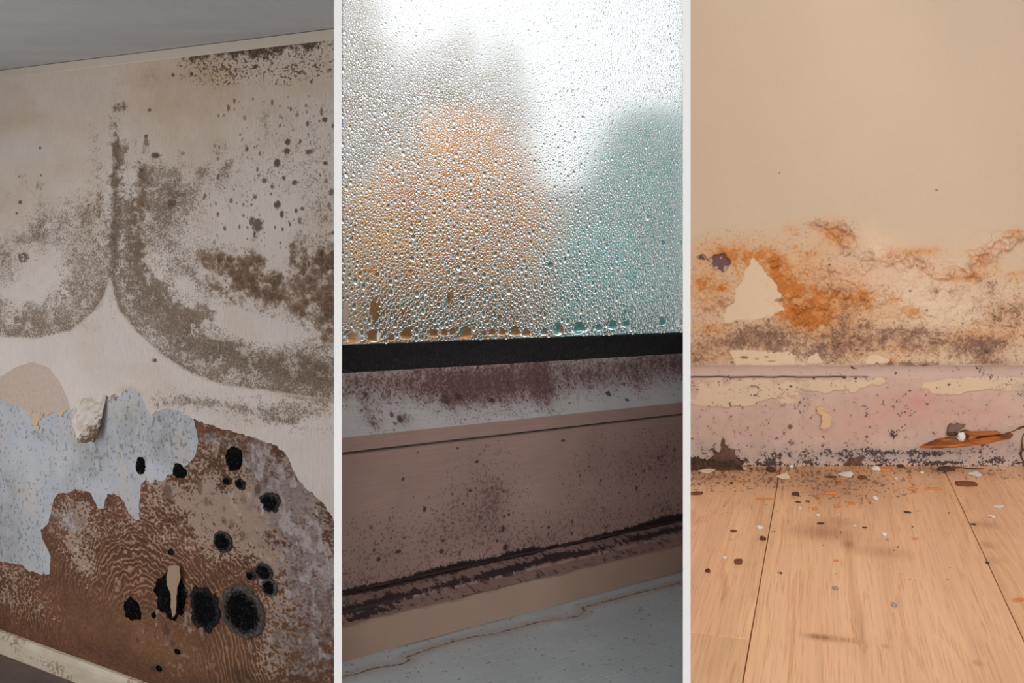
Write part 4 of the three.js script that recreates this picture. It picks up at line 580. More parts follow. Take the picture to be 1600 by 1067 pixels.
// ---------------------------------------------------------------- bay 3: damp wall, skirting, plank floor
const WALL_Z = -1.267;
const wall3Relief = (() => {
  const B = [0.2, 0.09, 0.62, 0.56], N = 300;
  const blister = blobs(B, N, [[0.3801,0.2955,0.0238,0.0111,0.8],[0.4118,0.2734,0.019,0.0127,1],[0.4039,0.2876,0.0127,0.0111,0.7],[0.4434,0.2559,0.0317,0.0158,0.6],[0.3009,0.2559,0.0317,0.0127,0.5],[0.3247,0.2464,0.0111,0.0079,1],[0.388,0.2361,0.0158,0.0079,0.9],[0.2534,0.2243,0.0317,0.0238,0.55],[0.2692,0.2005,0.0158,0.0071,0.8],[0.3722,0.2164,0.0475,0.019,0.6],[0.3643,0.1847,0.0317,0.019,0.8],[0.4197,0.2005,0.0317,0.0158,0.7],[0.4514,0.2045,0.019,0.0111,0.8],[0.4751,0.2559,0.0317,0.0111,0.6],[0.5147,0.2441,0.0396,0.0111,0.6],[0.5464,0.2322,0.0317,0.0079,0.9],[0.5701,0.2361,0.0127,0.0095,0.9],[0.5781,0.2559,0.019,0.0127,0.8],[0.6018,0.2718,0.0238,0.0158,0.8],[0.6256,0.2837,0.0158,0.0079,0.9],[0.491,0.1926,0.0238,0.0111,0.5],[0.4751,0.1688,0.0475,0.0158,0.6],[0.3959,0.153,0.0396,0.0158,0.7],[0.3167,0.153,0.0475,0.0158,0.5],[0.6018,0.1768,0.0238,0.0238,0.6],[0.586,0.2005,0.0238,0.0238,0.5],[0.2376,0.1926,0.0317,0.0158,0.5],[0.2376,0.1451,0.0317,0.0158,0.4],[0.586,0.1372,0.0317,0.0111,0.7],[0.4989,0.1229,0.0317,0.0048,0.9],[0.6256,0.1926,0.0158,0.0238,0.5],[0.6335,0.2243,0.0158,0.0158,0.5]]);
  const flat = [[0.2977,0.2544],[0.3057,0.2449],[0.3167,0.2338],[0.3263,0.2211],[0.3318,0.2084],[0.331,0.1958],[0.3373,0.1894],[0.3215,0.1831],[0.3057,0.1783],[0.2851,0.1768],[0.2645,0.1752],[0.2597,0.1831],[0.2645,0.1926],[0.274,0.1989],[0.2772,0.2124],[0.2835,0.2243],[0.2898,0.2417]];
  const flat2 = [[0.2677,0.1395],[0.2851,0.1411],[0.3136,0.138],[0.3278,0.1356],[0.3405,0.138],[0.3532,0.1324],[0.3484,0.1229],[0.3421,0.119],[0.3009,0.119],[0.2787,0.1213],[0.274,0.1277]];
  const flat3 = [[0.3658,0.1308],[0.3761,0.138],[0.3809,0.1292],[0.388,0.1245],[0.3627,0.1229]];
  const flat4 = [[0.4316,0.1253],[0.4434,0.1332],[0.4561,0.1324],[0.4656,0.1277],[0.464,0.1229],[0.4434,0.1229]];
  const hole = [[0.2281,0.2544],[0.236,0.2575],[0.2423,0.2528],[0.2518,0.2575],[0.2629,0.2591],[0.2645,0.2544],[0.2724,0.2512],[0.2692,0.2449],[0.2661,0.2385],[0.2613,0.2361],[0.255,0.2401],[0.2502,0.2385],[0.2471,0.2464],[0.2407,0.2512],[0.2328,0.2512]];
  const sd = [flat, flat2, flat3, flat4].map((p) => area(B, N, p)), hs = area(B, 420, hole);
  const wet = blobs(B, N, [[0.4276,0.2005,0.2534,0.0554,1],[0.4276,0.1451,0.2534,0.0396,0.8]]);
  return { B, blister, sd, hs, at(x, h) {
    const w = Math.min(1, wet(x, h)), bl = blister(x, h), rough = fbm(x * 190, h * 190, 4), n = fbm(x * 70, h * 70, 4);
    const wx = x + (fbm(x * 90, h * 90, 2) - 0.5) * 0.02, wh = h + (fbm(x * 90 + 31, h * 90, 2) - 0.5) * 0.02;
    const [d, r] = cells(wx * 105, wh * 105), [d2, r2] = cells(wx * 230 + 9, wh * 230);
    let z = 0.0002 * fbm(x * 12, h * 12, 3);
    z += w * (n - 0.45) * 0.0030 + w * (rough - 0.5) * 0.0022;
    const on = sm(0.35, 0.75, bl * (0.35 + 1.1 * fbm(x * 40 + 11, h * 40, 3)));
    z += w * 0.0007 * sm(0.49, 0.52, fbm(x * 75 + 5, h * 85, 4));
    z += on * (0.0046 * sm(0.62, 0.1, d) * (0.3 + r) + 0.0010 * sm(0.6, 0.1, d2) * r2);
    let f = -1; for (const s of sd) f = Math.max(f, s(x, h));
    f += (fbm(x * 140, h * 140, 3) - 0.5) * 0.006;
    const fl = sm(-0.0006, 0.0006, f);
    z = z * (1 - fl * 0.85) + fl * 0.0012;
    z += 0.0010 * Math.exp(-(((f + 0.0015) / 0.0014) ** 2)) * 0.6;
    const hh = hs(x, h) + (fbm(x * 260, h * 260, 3) - 0.5) * 0.004;
    z -= sm(-0.0004, 0.0008, hh) * 0.0022;
    return [z * 1.7, fl, hh, w, bl, on, d, n];
  } };
})();
const wall3Tex = (() => {
  const B = wall3Relief.B, W = 1344, H = 1214, N = 240;
  const orange = blobs(B, N, [[0.3128,0.2544,0.0238,0.0071,0.9],[0.3247,0.2361,0.0158,0.0127,0.9],[0.3365,0.2203,0.0127,0.0095,1.1],[0.3524,0.2124,0.0206,0.0071,1.1],[0.3365,0.2243,0.0317,0.0238,0.5],[0.3801,0.2005,0.0317,0.019,0.7],[0.3563,0.1886,0.0317,0.0158,0.9],[0.3682,0.1768,0.0317,0.0079,0.9],[0.4118,0.2045,0.0317,0.0158,0.5],[0.4276,0.2084,0.0158,0.0111,0.5],[0.2534,0.2559,0.0317,0.0158,0.5],[0.2772,0.2599,0.0238,0.0095,0.4],[0.2376,0.2203,0.0238,0.0158,0.55],[0.2597,0.2148,0.0095,0.0063,0.8],[0.2455,0.1649,0.0238,0.0079,0.6],[0.3643,0.2559,0.0317,0.0158,0.35],[0.4078,0.2765,0.0158,0.0079,0.5],[0.3959,0.2876,0.0158,0.0111,0.35],[0.3445,0.2876,0.0079,0.0063,0.4],[0.5147,0.2623,0.0158,0.0048,0.6],[0.491,0.2599,0.0238,0.0048,0.5],[0.5543,0.2274,0.0317,0.004,0.5],[0.5662,0.2322,0.0071,0.0079,0.4],[0.6256,0.2829,0.0111,0.0063,0.6],[0.5781,0.2544,0.0111,0.0063,0.35],[0.5899,0.2401,0.0158,0.0079,0.35],[0.491,0.1863,0.0158,0.0055,0.7],[0.4712,0.2005,0.0079,0.0111,0.5],[0.586,0.157,0.0396,0.0111,0.55],[0.4751,0.1411,0.0475,0.0095,0.35],[0.3088,0.1332,0.0317,0.0071,0.4],[0.2376,0.1332,0.0317,0.0127,0.4],[0.4118,0.1451,0.0158,0.0238,0.4],[0.4672,0.1253,0.0158,0.0048,0.7],[0.3722,0.1649,0.0475,0.0127,0.4],[0.3009,0.248,0.0396,0.0317,0.25],[0.4355,0.1768,0.0475,0.0158,0.25],[0.6256,0.2322,0.0127,0.0079,0.3]]);
  const broad = blobs(B, N, [[0.2534,0.2401,0.0475,0.0317,0.6],[0.3326,0.248,0.0554,0.0238,0.6],[0.3722,0.2084,0.0633,0.0396,0.7],[0.2455,0.1926,0.0396,0.0317,0.6],[0.2376,0.1451,0.0475,0.0238,0.8],[0.3167,0.153,0.0633,0.0238,0.5],[0.4197,0.1768,0.0633,0.0396,0.6],[0.4751,0.1451,0.0713,0.019,0.5],[0.586,0.153,0.0554,0.0238,0.6],[0.5147,0.1768,0.0475,0.0238,0.2],[0.3959,0.2837,0.0317,0.0158,0.3],[0.6177,0.2005,0.0317,0.0317,0.25]]);
  const salmon = blobs(B, N, [[0.3801,0.2876,0.0475,0.0158,0.5],[0.4355,0.2718,0.0475,0.0158,0.4],[0.491,0.2559,0.0475,0.0158,0.45],[0.5385,0.2361,0.0396,0.0111,0.5],[0.5939,0.2639,0.0396,0.0238,0.45],[0.5543,0.2084,0.0475,0.0158,0.25],[0.2692,0.2639,0.0475,0.0127,0.4],[0.4751,0.2322,0.0713,0.0238,0.3],[0.2534,0.2005,0.0475,0.0238,0.45],[0.4434,0.2243,0.0396,0.0238,0.4],[0.6177,0.1847,0.0317,0.0317,0.4],[0.3959,0.2401,0.0475,0.019,0.4]]);
  const dusk = blobs(B, N, [[0.3009,0.1609,0.0317,0.0111,0.7],[0.3167,0.153,0.0396,0.0111,0.6],[0.2851,0.149,0.0317,0.0079,0.6],[0.3484,0.1411,0.0317,0.0095,0.6],[0.2376,0.1372,0.0396,0.0158,0.5],[0.3841,0.1372,0.0238,0.0111,0.7],[0.4118,0.1451,0.0317,0.019,0.65],[0.4039,0.1688,0.0158,0.0111,0.5],[0.4593,0.153,0.0475,0.0127,0.4],[0.5068,0.153,0.0317,0.0111,0.35],[0.582,0.1435,0.0285,0.0095,0.9],[0.5899,0.153,0.0238,0.0063,0.6],[0.5068,0.1197,0.0396,0.004,0.7],[0.4751,0.1213,0.0317,0.004,0.8],[0.5939,0.1245,0.0238,0.0048,0.9],[0.5226,0.2124,0.0063,0.0071,0.6],[0.5923,0.2164,0.0055,0.0095,0.6],[0.5464,0.2124,0.0111,0.0079,0.3],[0.6018,0.1847,0.019,0.0158,0.4],[0.6256,0.1926,0.0111,0.0071,0.5],[0.4316,0.1704,0.0055,0.0055,0.6],[0.4625,0.1633,0.0079,0.0032,0.8],[0.4577,0.1514,0.0055,0.0032,0.8],[0.4949,0.1633,0.0238,0.004,0.7],[0.491,0.149,0.0111,0.0063,0.4],[0.4039,0.2164,0.0158,0.0055,0.4],[0.4102,0.1807,0.0071,0.0032,0.7],[0.5543,0.1411,0.0475,0.0158,0.35],[0.2217,0.1332,0.0158,0.0158,0.4],[0.3326,0.1649,0.0158,0.0079,0.5]]);
  const pale = blobs(B, N, [[0.4514,0.2718,0.0317,0.0158,0.6],[0.4434,0.2876,0.0158,0.0158,0.4],[0.6137,0.2734,0.019,0.0079,0.5],[0.491,0.2243,0.0554,0.0206,0.5],[0.3484,0.252,0.0071,0.0071,0.6],[0.3643,0.2068,0.0111,0.004,0.6],[0.4039,0.1966,0.0127,0.0071,0.5],[0.5147,0.1926,0.0396,0.0158,0.5],[0.4514,0.2599,0.0111,0.0071,0.7]]);
  reseed(33);
  const marks = [[0.3928,0.2449,0.0024,0.0016,0.8],[0.3302,0.2013,0.0055,0.0024,0.5],[0.525,0.3375,0.0012,0.0012,0.9],[0.5464,0.2361,0.001,0.0024,0.8],[0.5005,0.2441,0.0012,0.0012,0.8],[0.331,0.3589,0.001,0.001,0.8],[0.2867,0.1308,0.0048,0.0017,0.8],[0.3144,0.1316,0.0024,0.0012,0.6],[0.3207,0.1261,0.0048,0.001,0.5],[0.3025,0.1292,0.0024,0.0012,0.4],[0.4395,0.1704,0.0032,0.0048,0.6],[0.4387,0.1609,0.0008,0.0008,0.6],[0.525,0.2116,0.0032,0.0024,0.5],[0.5567,0.1728,0.001,0.001,0.9]];
  for (let i = 0; i < 130; i++) { const x = rr(0.22, 0.72), h = 0.115 + 0.10 * rnd() ** 1.6, r = 0.0004 + 0.0012 * rnd() ** 3; marks.push([x, h, r * 1.4, r, rr(0.3, 0.9)]); }
  const dots = spots(B, W, H, marks);
  return paint(W, H, B, (x, h, o, at) => {
    const [z, fl, hh, w, bl, on, d, n] = wall3Relief.at(x, h);
    const big = fbm(x * 26, h * 26, 4), mid = fbm(x * 120, h * 120, 4), fine = fbm(x * 520, h * 520, 3), k = 0.985 + (fbm(x * 7, h * 7, 3) - 0.5) * 0.05 + (fine - 0.5) * 0.02;
    o[0] = 214 * k; o[1] = 194 * k; o[2] = 170 * k;
    const wash = Math.min(1, broad(x, h)) * (1 - fl);
    blend(o, [228, 182, 136], wash * (0.35 + big * 0.8) * 0.75);
    const inW = w * (1 - wash) * sm(0.42, 0.30, h + (big - 0.5) * 0.05);
    blend(o, [234, 211, 182], inW * 0.75);
    const contour = sm(0.028, 0.004, Math.abs(fbm(x * 75 + 5, h * 85, 4) - 0.5)) * sm(0.15, 0.6, bl + w * 0.25), contour2 = sm(0.03, 0.005, Math.abs(mid - 0.5)) * w;
    blend(o, [224, 170, 134], salmon(x, h) * (0.2 + big * 0.9) * 0.75 * (1 - fl));
    const ed = on * sm(0.25, 0.7, d);                           // the broken edges of blisters hold the stain
    blend(o, [216, 150, 108], ed * 0.34 * (1 - fl));
    blend(o, [204, 140, 100], contour * 0.6 * (1 - fl) * (0.3 + salmon(x, h)));
    const og = orange(x, h) * (0.25 + mid * 1.3) * (1 - fl * 0.92);
    blend(o, [214, 140, 72], Math.min(0.9, og * 0.85));
    blend(o, [192, 110, 40], growth(mid * 0.45 + fine * 0.55, og * 0.56, 0.16, 0.5) * 0.66);
    blend(o, [150, 84, 38], contour2 * 0.4 * sm(0.25, 0.8, og) * (1 - fl));
    const du = dusk(x, h) * (0.35 + mid * 1.2) * (1 - fl * 0.95);
    blend(o, [184, 144, 112], Math.min(0.7, du * 0.8));
    blend(o, [150, 116, 92], growth(fbm(x * 380, h * 380, 3), Math.min(0.6, du * 0.8 + wash * 0.18), 0.12, 0.5) * 0.4);
    blend(o, [120, 94, 84], growth(fine * 0.7 + mid * 0.3, du * 0.62, 0.16, 0.45) * 0.68);
    blend(o, [88, 66, 60], contour2 * 0.4 * sm(0.2, 0.8, du) * (1 - fl));
    blend(o, [236, 214, 184], Math.min(0.7, pale(x, h) * (0.3 + mid) * 0.8));
    blend(o, [228, 205, 174], fl * 0.75);
    blend(o, [118, 84, 84], sm(-0.0003, 0.0006, hh));
    blend(o, [200, 186, 178], sm(-0.0003, 0.0006, hh) * sm(0.56, 0.6, fbm(x * 170 + 3, h * 170, 2)) * 0.8);
    blend(o, [96, 70, 62], dots[at] * 0.8);
    if (h < 0.124) blend(o, [206, 172, 160], sm(0.124, 0.119, h + (mid - 0.5) * 0.006) * 0.9);
    o[3] = (fine * 0.5 + mid * 0.5) * (0.15 + 0.85 * w * (1 - fl * 0.8)) + contour * 0.4 * (1 - fl);
  });
})();
function relief(xs, hs, z, uvOf) {                            // a sheet over x and h with its relief z
  const nx = xs.length, nh = hs.length, pos = new Float32Array(nx * nh * 3), uv = new Float32Array(nx * nh * 2), idx = new Uint32Array((nx - 1) * (nh - 1) * 6);
  let q = 0; for (let j = 0; j < nh; j++) for (let i = 0; i < nx; i++) { const k = j * nx + i, [X, Y, Z] = z(xs[i], hs[j]); pos.set([X, Y, Z], k * 3); const [u, v] = uvOf(xs[i], hs[j]); uv[k * 2] = u; uv[k * 2 + 1] = v; if (i < nx - 1 && j < nh - 1) { idx.set([k, k + 1, k + nx, k + 1, k + nx + 1, k + nx], q); q += 6; } }
  const g = new THREE.BufferGeometry(); g.setIndex(new THREE.BufferAttribute(idx, 1)); g.setAttribute('position', new THREE.BufferAttribute(pos, 3)); g.setAttribute('uv', new THREE.BufferAttribute(uv, 2)); g.computeVertexNormals(); return g;
}
const steps = (a, b, fine, end, coarse) => { const o = []; for (let x = a; x < b; x += fine) o.push(x); for (let x = b; x < end; x += coarse) o.push(x); o.push(end); return o; };
{
  const wall = group('wall_damp'); structure(wall, 'cream wall with orange damp stains and blistered paint', 'wall');
  const x0 = MID_R * 1.267;
  put('plaster', relief(steps(x0, 0.66, 0.0013, 1.30, 0.02), steps(0.108, 0.40, 0.0013, CEILING - BAY_FLOOR, 0.02), (x, h) => { const inside = x < 0.70 && h < 0.6; return [x, BAY_FLOOR + h, WALL_Z + (inside ? wall3Relief.at(x, h)[0] : 0)]; }, (x, h) => [x, h]), std({ ...wall3Tex, bumpScale: 0.0014, roughness: 0.8 }), wall);
  put('masonry', plan([[MID_R * 1.272, -1.272], [1.30, -1.272], [1.30, -1.40], [MID_R * 1.4, -1.40]], 0, CEILING), plainPaint, wall);

  // skirting
  const SB = [0.2, 0, 0.62, 0.13];
  const cream = blobs(SB, 260, [[0.2534,0.0912,0.0396,0.0111,1.2],[0.3009,0.0897,0.0396,0.0111,1],[0.2772,0.0778,0.0554,0.0055,0.5],[0.388,0.0976,0.0317,0.0063,1],[0.4118,0.0992,0.0238,0.0063,0.9],[0.3682,0.096,0.0158,0.0063,0.5],[0.4434,0.1039,0.0238,0.004,0.7],[0.5385,0.096,0.0317,0.0071,1.1],[0.586,0.1007,0.0396,0.0079,1.1],[0.6177,0.1039,0.0238,0.0063,1],[0.3484,0.0992,0.0238,0.004,0.6]]);
  const pink = blobs(SB, 260, [[0.4751,0.0738,0.0554,0.019,0.9],[0.4197,0.058,0.0317,0.0238,0.7],[0.5306,0.0659,0.0633,0.0238,0.8],[0.388,0.0421,0.0475,0.0158,0.6],[0.4751,0.0857,0.0317,0.0079,0.6],[0.3009,0.0421,0.0475,0.0158,0.5],[0.2455,0.058,0.0317,0.0238,0.35],[0.586,0.0659,0.0317,0.0127,0.5],[0.4672,0.0501,0.0475,0.0158,0.5],[0.4989,0.0778,0.0238,0.0127,0.6]]);
  const grey = blobs(SB, 260, [[0.3167,0.0144,0.0792,0.0111,0.7],[0.3959,0.0144,0.0792,0.0095,0.8],[0.4751,0.0136,0.0792,0.0095,0.8],[0.5543,0.0144,0.0792,0.0111,0.9],[0.6177,0.0263,0.0238,0.019,0.7],[0.6256,0.0897,0.0158,0.0095,0.6],[0.6216,0.0976,0.0095,0.0048,0.5],[0.2376,0.0223,0.0158,0.0095,0.7],[0.3563,0.0976,0.0071,0.0158,0.4],[0.3603,0.0817,0.0063,0.0111,0.4],[0.4672,0.0406,0.0111,0.0071,0.6]]);
  const dark = blobs(SB, 260, [[0.2376,0.0041,0.0317,0.0048,1],[0.2613,0.0089,0.019,0.0071,0.8],[0.3088,0.0057,0.0238,0.004,0.6],[0.3405,0.012,0.0238,0.004,0.5],[0.388,0.016,0.0317,0.004,0.55],[0.3643,0.0041,0.0079,0.0048,0.8],[0.4197,0.0089,0.0174,0.0063,1],[0.4355,0.0168,0.0317,0.004,0.6],[0.4632,0.0065,0.0317,0.004,0.7],[0.4751,0.0168,0.0317,0.0032,0.6],[0.5147,0.0041,0.0238,0.0032,0.8],[0.4672,0.0406,0.0087,0.0063,0.75],[0.5068,0.0152,0.0158,0.004,0.6],[0.5306,0.016,0.0238,0.0032,0.5],[0.5543,0.016,0.0317,0.0032,0.4],[0.5939,0.0073,0.019,0.004,0.7],[0.6256,0.0041,0.0158,0.004,0.8],[0.3326,0.0025,0.0475,0.0032,0.5],[0.5464,0.0041,0.0475,0.0024,0.5],[0.6256,0.0912,0.0111,0.0048,0.5],[0.3009,0.0168,0.0317,0.004,0.3],[0.3563,0.0208,0.0071,0.0048,0.5]]);
  const bare = [[0.2217,0.0105],[0.2296,0.0089],[0.2407,0.0057],[0.2471,0.0184],[0.2534,0.0152],[0.255,0.0263],[0.2582,0.0374],[0.2597,0.0263],[0.2645,0.0215],[0.274,0.02],[0.2756,0.0089],[0.2819,0.0049],[0.2819,-0.0006],[0.2217,-0.0006]], bareD = area(SB, 420, bare);
  const bare2 = [[0.4039,-0.0006],[0.4102,0.0073],[0.4197,0.0105],[0.4324,0.0136],[0.4308,0.0073],[0.4276,-0.0006]], bareD2 = area(SB, 420, bare2);
  reseed(8);
  const marks = [[0.3405,0.0976,0.002,0.0012,1],[0.369,0.1071,0.0016,0.0012,1],[0.4062,0.1079,0.0024,0.0012,1],[0.4197,0.1071,0.0016,0.0012,1],[0.3397,0.0477,0.0024,0.0032,0.8],[0.2946,0.0976,0.0048,0.0016,0.5],[0.3421,0.0279,0.0032,0.0032,0.5],[0.3801,0.0358,0.0012,0.0016,0.8],[0.4332,0.0358,0.0016,0.0016,0.8],[0.3793,0.0247,0.0016,0.0016,0.8],[0.3516,0.0778,0.0016,0.0016,0.6],[0.2661,0.0762,0.0016,0.0024,0.6],[0.4537,0.0778,0.0012,0.0032,0.5]];
  for (let i = 0; i < 420; i++) { const x = rr(0.22, 0.72), h = rnd() < 0.88 ? 0.03 * rnd() ** 1.5 : rr(0.0, 0.108), r = 0.0003 + 0.0008 * rnd() ** 3; marks.push([x, h, r * 1.3, r, rr(0.4, 0.95)]); }
  const dots = spots(SB, 2048, 440, marks);
  const GROOVE = [[0.3167,0.1087]][0][1];
  const chips = (x, h) => sm(0.40, 0.54, fbm(x * 60, h * 90, 4) + (cream(x, h) - 0.5) * 0.45);
  const groove = (x, h) => Math.exp(-(((h - GROOVE - (fbm(x * 60, 3, 3) - 0.5) * 0.0016) / 0.0007) ** 2)) * sm(0.455, 0.40, x + (fbm(x * 90, 9, 2) - 0.5) * 0.06);
  const skirtTex = paint(2048, 440, SB, (x, h, o, at) => {
    const big = fbm(x * 40, h * 40, 4), mid = fbm(x * 150, h * 150, 4), fine = fbm(x * 600, h * 600, 3), k = 0.98 + (big - 0.5) * 0.12;
    o[0] = 212 * k; o[1] = 184 * k; o[2] = 168 * k;
    blend(o, [206, 152, 142], pink(x, h) * (mid * 0.7 + big * 0.7) * 0.55);
    blend(o, [196, 166, 158], growth(mid, 0.3, 0.2, 0.5) * 0.5);
    const c = chips(x, h) * sm(0.052, 0.064, h + (mid - 0.5) * 0.03) * sm(0.1, 0.3, cream(x, h));
    blend(o, [226, 204, 172], c * 0.75);
    blend(o, [190, 140, 104], Math.exp(-(((chips(x, h) - 0.5) / 0.22) ** 2)) * sm(0.1, 0.3, cream(x, h)) * 0.35);
    if (h > GROOVE) blend(o, [204, 176, 164], 0.85);
    blend(o, [172, 158, 152], grey(x, h) * (0.25 + mid) * 0.75);
    blend(o, [66, 52, 50], growth(mid * 0.5 + fine * 0.5, dark(x, h) * 0.62 * (0.4 + big * 1.2) + 0.03, 0.06, 0.45) * 0.9);
    blend(o, [104, 70, 56], Math.max(sm(-0.0006, 0.0006, bareD(x, h) + (mid - 0.5) * 0.008), sm(-0.0006, 0.0006, bareD2(x, h) + (mid - 0.5) * 0.006)) * (0.7 + fine * 0.5));
    blend(o, [52, 40, 32], growth(fine, sm(0.010, 0.0, h) * 0.45 * sm(0.30, 0.24, x) + sm(0.004, 0, h) * 0.35, 0.06, 0.5));
    blend(o, [52, 40, 38], groove(x, h) * 0.9);
    blend(o, [72, 54, 52], dots[at] * 0.85);
    o[3] = fine * 0.5 + mid * 0.3 + c * 0.4;
  });
  const face = 0.016;
  const skirt = group('baseboard_right'); structure(skirt, 'old skirting board with flaking cream and pink paint', 'skirting');
  put('skirting_board', relief(steps(MID_R * 1.252, 0.66, 0.0013, 1.30, 0.02), [-0.002, ...steps(0, 0.1205, 0.0009, 0.121, 0.002)], (x, h) => {
    let z = face;
    if (h > GROOVE) { const t = (h - GROOVE) / (0.121 - GROOVE); z = face * Math.sqrt(Math.max(0, 1 - t * t)) - 0.0008; }
    z -= groove(x, h) * 0.0022;
    z += (fbm(x * 60, h * 60, 4) - 0.5) * 0.0012 + chips(x, h) * sm(0.052, 0.064, h) * sm(0.1, 0.3, cream(x, h)) * 0.0007;
    z -= Math.max(sm(-0.001, 0.001, bareD(x, h)), sm(-0.001, 0.001, bareD2(x, h))) * 0.0018;
    return [x, BAY_FLOOR + h, WALL_Z + z];
  }, (x, h) => [x, h]), std({ ...skirtTex, bumpScale: 0.0006, roughness: 0.75 }), skirt);
  // loose scab of paint on the skirting
  const scab = torn([[0.3706,0.0722],[0.3769,0.0738],[0.3833,0.0675],[0.3888,0.0611],[0.388,0.0532],[0.3849,0.0469],[0.3801,0.0453],[0.3753,0.0469],[0.3777,0.054],[0.3769,0.0627],[0.3722,0.0659]], 0.0016, 0.0014, 500);
  const sg = sheet(scab, 0, 0.0016); { const p = sg.attributes.position; for (let i = 0; i < p.count; i++) p.setZ(i, p.getZ(i) + (fbm(p.getX(i) * 300, p.getY(i) * 300, 3) - 0.3) * 0.003 + (p.getX(i) - 0.37) * 0.12); sg.computeVertexNormals(); }
  const sc = put('paint_scab', sg.translate(0, BAY_FLOOR, WALL_Z + face + 0.001), std({ color: rgb(222, 186, 148), roughness: 0.9 })); tag(sc, 'curled cream paint scab hanging on the pink skirting', 'paint flake');

  // planks: l along the plank away from the camera, q across
  const D = [0.2922, -0.9563], Q = [0.9563, 0.2922];
  const floor = group('floor_planks'); structure(floor, 'warm oak plank floor in front of the damp wall', 'floor');
  const [fx, fz] = [[0.3049,-1.1755]][0], [gx, gz] = [[0.5125,-1.2059]][0], [jx, jz] = [[0.1498,-0.7491]][0];
  const q1 = fx * Q[0] + fz * Q[1], q2 = gx * Q[0] + gz * Q[1], pitch = q2 - q1, joint = jx * D[0] + jz * D[1];
  const toQL = (x, z) => [x * Q[0] + z * Q[1], x * D[0] + z * D[1]];
  const knots = [[0.3034,-0.9908,0.031,0.0074,0.8],[0.327,-1.0257,0.0192,0.0051,0.5],[0.3359,-0.9346,0.0234,0.0053,0.55],[0.3138,-0.9563,0.0054,0.0042,0.8],[0.2888,-0.872,0.0033,0.0327,0.4],[0.2603,-0.7641,0.0029,0.0287,0.5],[0.224,-0.7468,0.0075,0.0019,0.9],[0.2347,-0.7435,0.0186,0.0023,0.6],[0.32,-0.7033,0.0026,0.0018,0.7],[0.4695,-1.0152,0.0127,0.0038,0.6],[0.4276,-0.9122,0.0091,0.0029,0.4],[0.267,-0.7303,0.0023,0.0014,0.6],[0.3783,-1.1314,0.0424,0.0283,0.3],[0.3256,-1.1578,0.0507,0.0145,0.25],[0.4436,-0.9526,0.0054,0.003,0.6]].map(([x, z, a, b, k]) => [...toQL(x, z), a, b * -z / 0.309, k]);
  const dust = [[0.225,-1.2,0.045,0.009,0.8],[0.2921,-1.2299,0.0461,0.0069,0.6],[0.375,-1.2,0.06,0.012,0.7],[0.4635,-1.236,0.0463,0.0062,0.5],[0.5227,-1.2299,0.0307,0.0046,0.6],[0.3576,-1.1444,0.0358,0.0114,0.4],[0.295,-1.18,0.0295,0.0066,0.4],[0.5618,-1.2147,0.038,0.0046,0.4]].map(([x, z, a, b, k]) => [...toQL(x, z), a, b * -z / 0.309, k]);
  const plankTex = (q0, seed, tone) => {
    const B = [q0 - 0.02, 0.45, 0.25, 1.05], kn = blobs(B, 160, knots), du = blobs(B, 160, dust);
    return paint(512, 1200, B, (q, l, o) => {
      const w = fbm(q * 14 + seed, l * 2.2, 3), w2 = fbm(q * 40 + seed * 3, l * 5, 3), kk = kn(q, l);
      const band = Math.sin((q * 210 + w * 26 + kk * 5) * 1.15), fine = fbm(q * 900 + seed, l * 9, 3), pore = fbm(q * 1300, l * 26 + seed, 2), ray = fbm(q * 200, l * 120 + seed, 3);
      const k = tone * (1 + (w - 0.5) * 0.16 + (w2 - 0.5) * 0.08 + band * 0.018 + (fine - 0.5) * 0.10);
      o[0] = 246 * k; o[1] = 201 * k * (0.985 + (w2 - 0.5) * 0.05); o[2] = 160 * k * (0.97 + (w - 0.5) * 0.09);
      blend(o, [166, 104, 58], sm(0.62, 0.76, pore) * 0.2 + sm(0.55, 0.95, band) * sm(0.45, 0.6, fine) * 0.22);
      blend(o, [150, 98, 66], Math.min(0.75, kk * (0.35 + fine * 0.9) * 0.75));
      const d = du(q, l), sp = fbm(q * 420 + 4, l * 130, 3);
      blend(o, [150, 98, 60], Math.min(0.5, d * 0.5 * (0.4 + fbm(q * 90, l * 90, 3))));
      blend(o, [96, 66, 46], growth(sp, d * 0.34, 0.05, 0.45) * 0.7);
      o[3] = fine * 0.6 + pore * 0.4 - sm(0.60, 0.72, pore) * 0.4;
    });
  };
  const clipLine = (poly, f) => { const out = []; poly.forEach((p, i) => { const r = poly[(i + 1) % poly.length], a = f(p), b = f(r); if (a >= 0) out.push(p); if ((a >= 0) !== (b >= 0)) { const t = a / (a - b); out.push([p[0] + (r[0] - p[0]) * t, p[1] + (r[1] - p[1]) * t]); } }); return out; };
  const gap = 0.00035, bev = 0.0008;
  const lay = (qa, qb, la, lb, tex) => {
    const at = (q, l) => [q * Q[0] + l * D[0], q * Q[1] + l * D[1]];
    let poly = [at(qa + gap, la + gap), at(qb - gap, la + gap), at(qb - gap, lb - gap), at(qa + gap, lb - gap)];
    poly = clipLine(poly, ([x, z]) => x + MID_R * z - 0.0002); poly = clipLine(poly, ([, z]) => z - (WALL_Z + 0.008)); poly = clipLine(poly, ([, z]) => -0.56 - z); poly = clipLine(poly, ([x]) => 1.298 - x);
    if (poly.length < 3) return;
    const g = new THREE.ExtrudeGeometry(new THREE.Shape(poly.map(([x, z]) => new THREE.Vector2(x, -z))), { depth: 0.011, bevelEnabled: true, bevelThickness: bev, bevelSize: bev, bevelOffset: -bev, bevelSegments: 2 }).rotateX(-Math.PI / 2).translate(0, BAY_FLOOR - 0.011 - bev, 0);
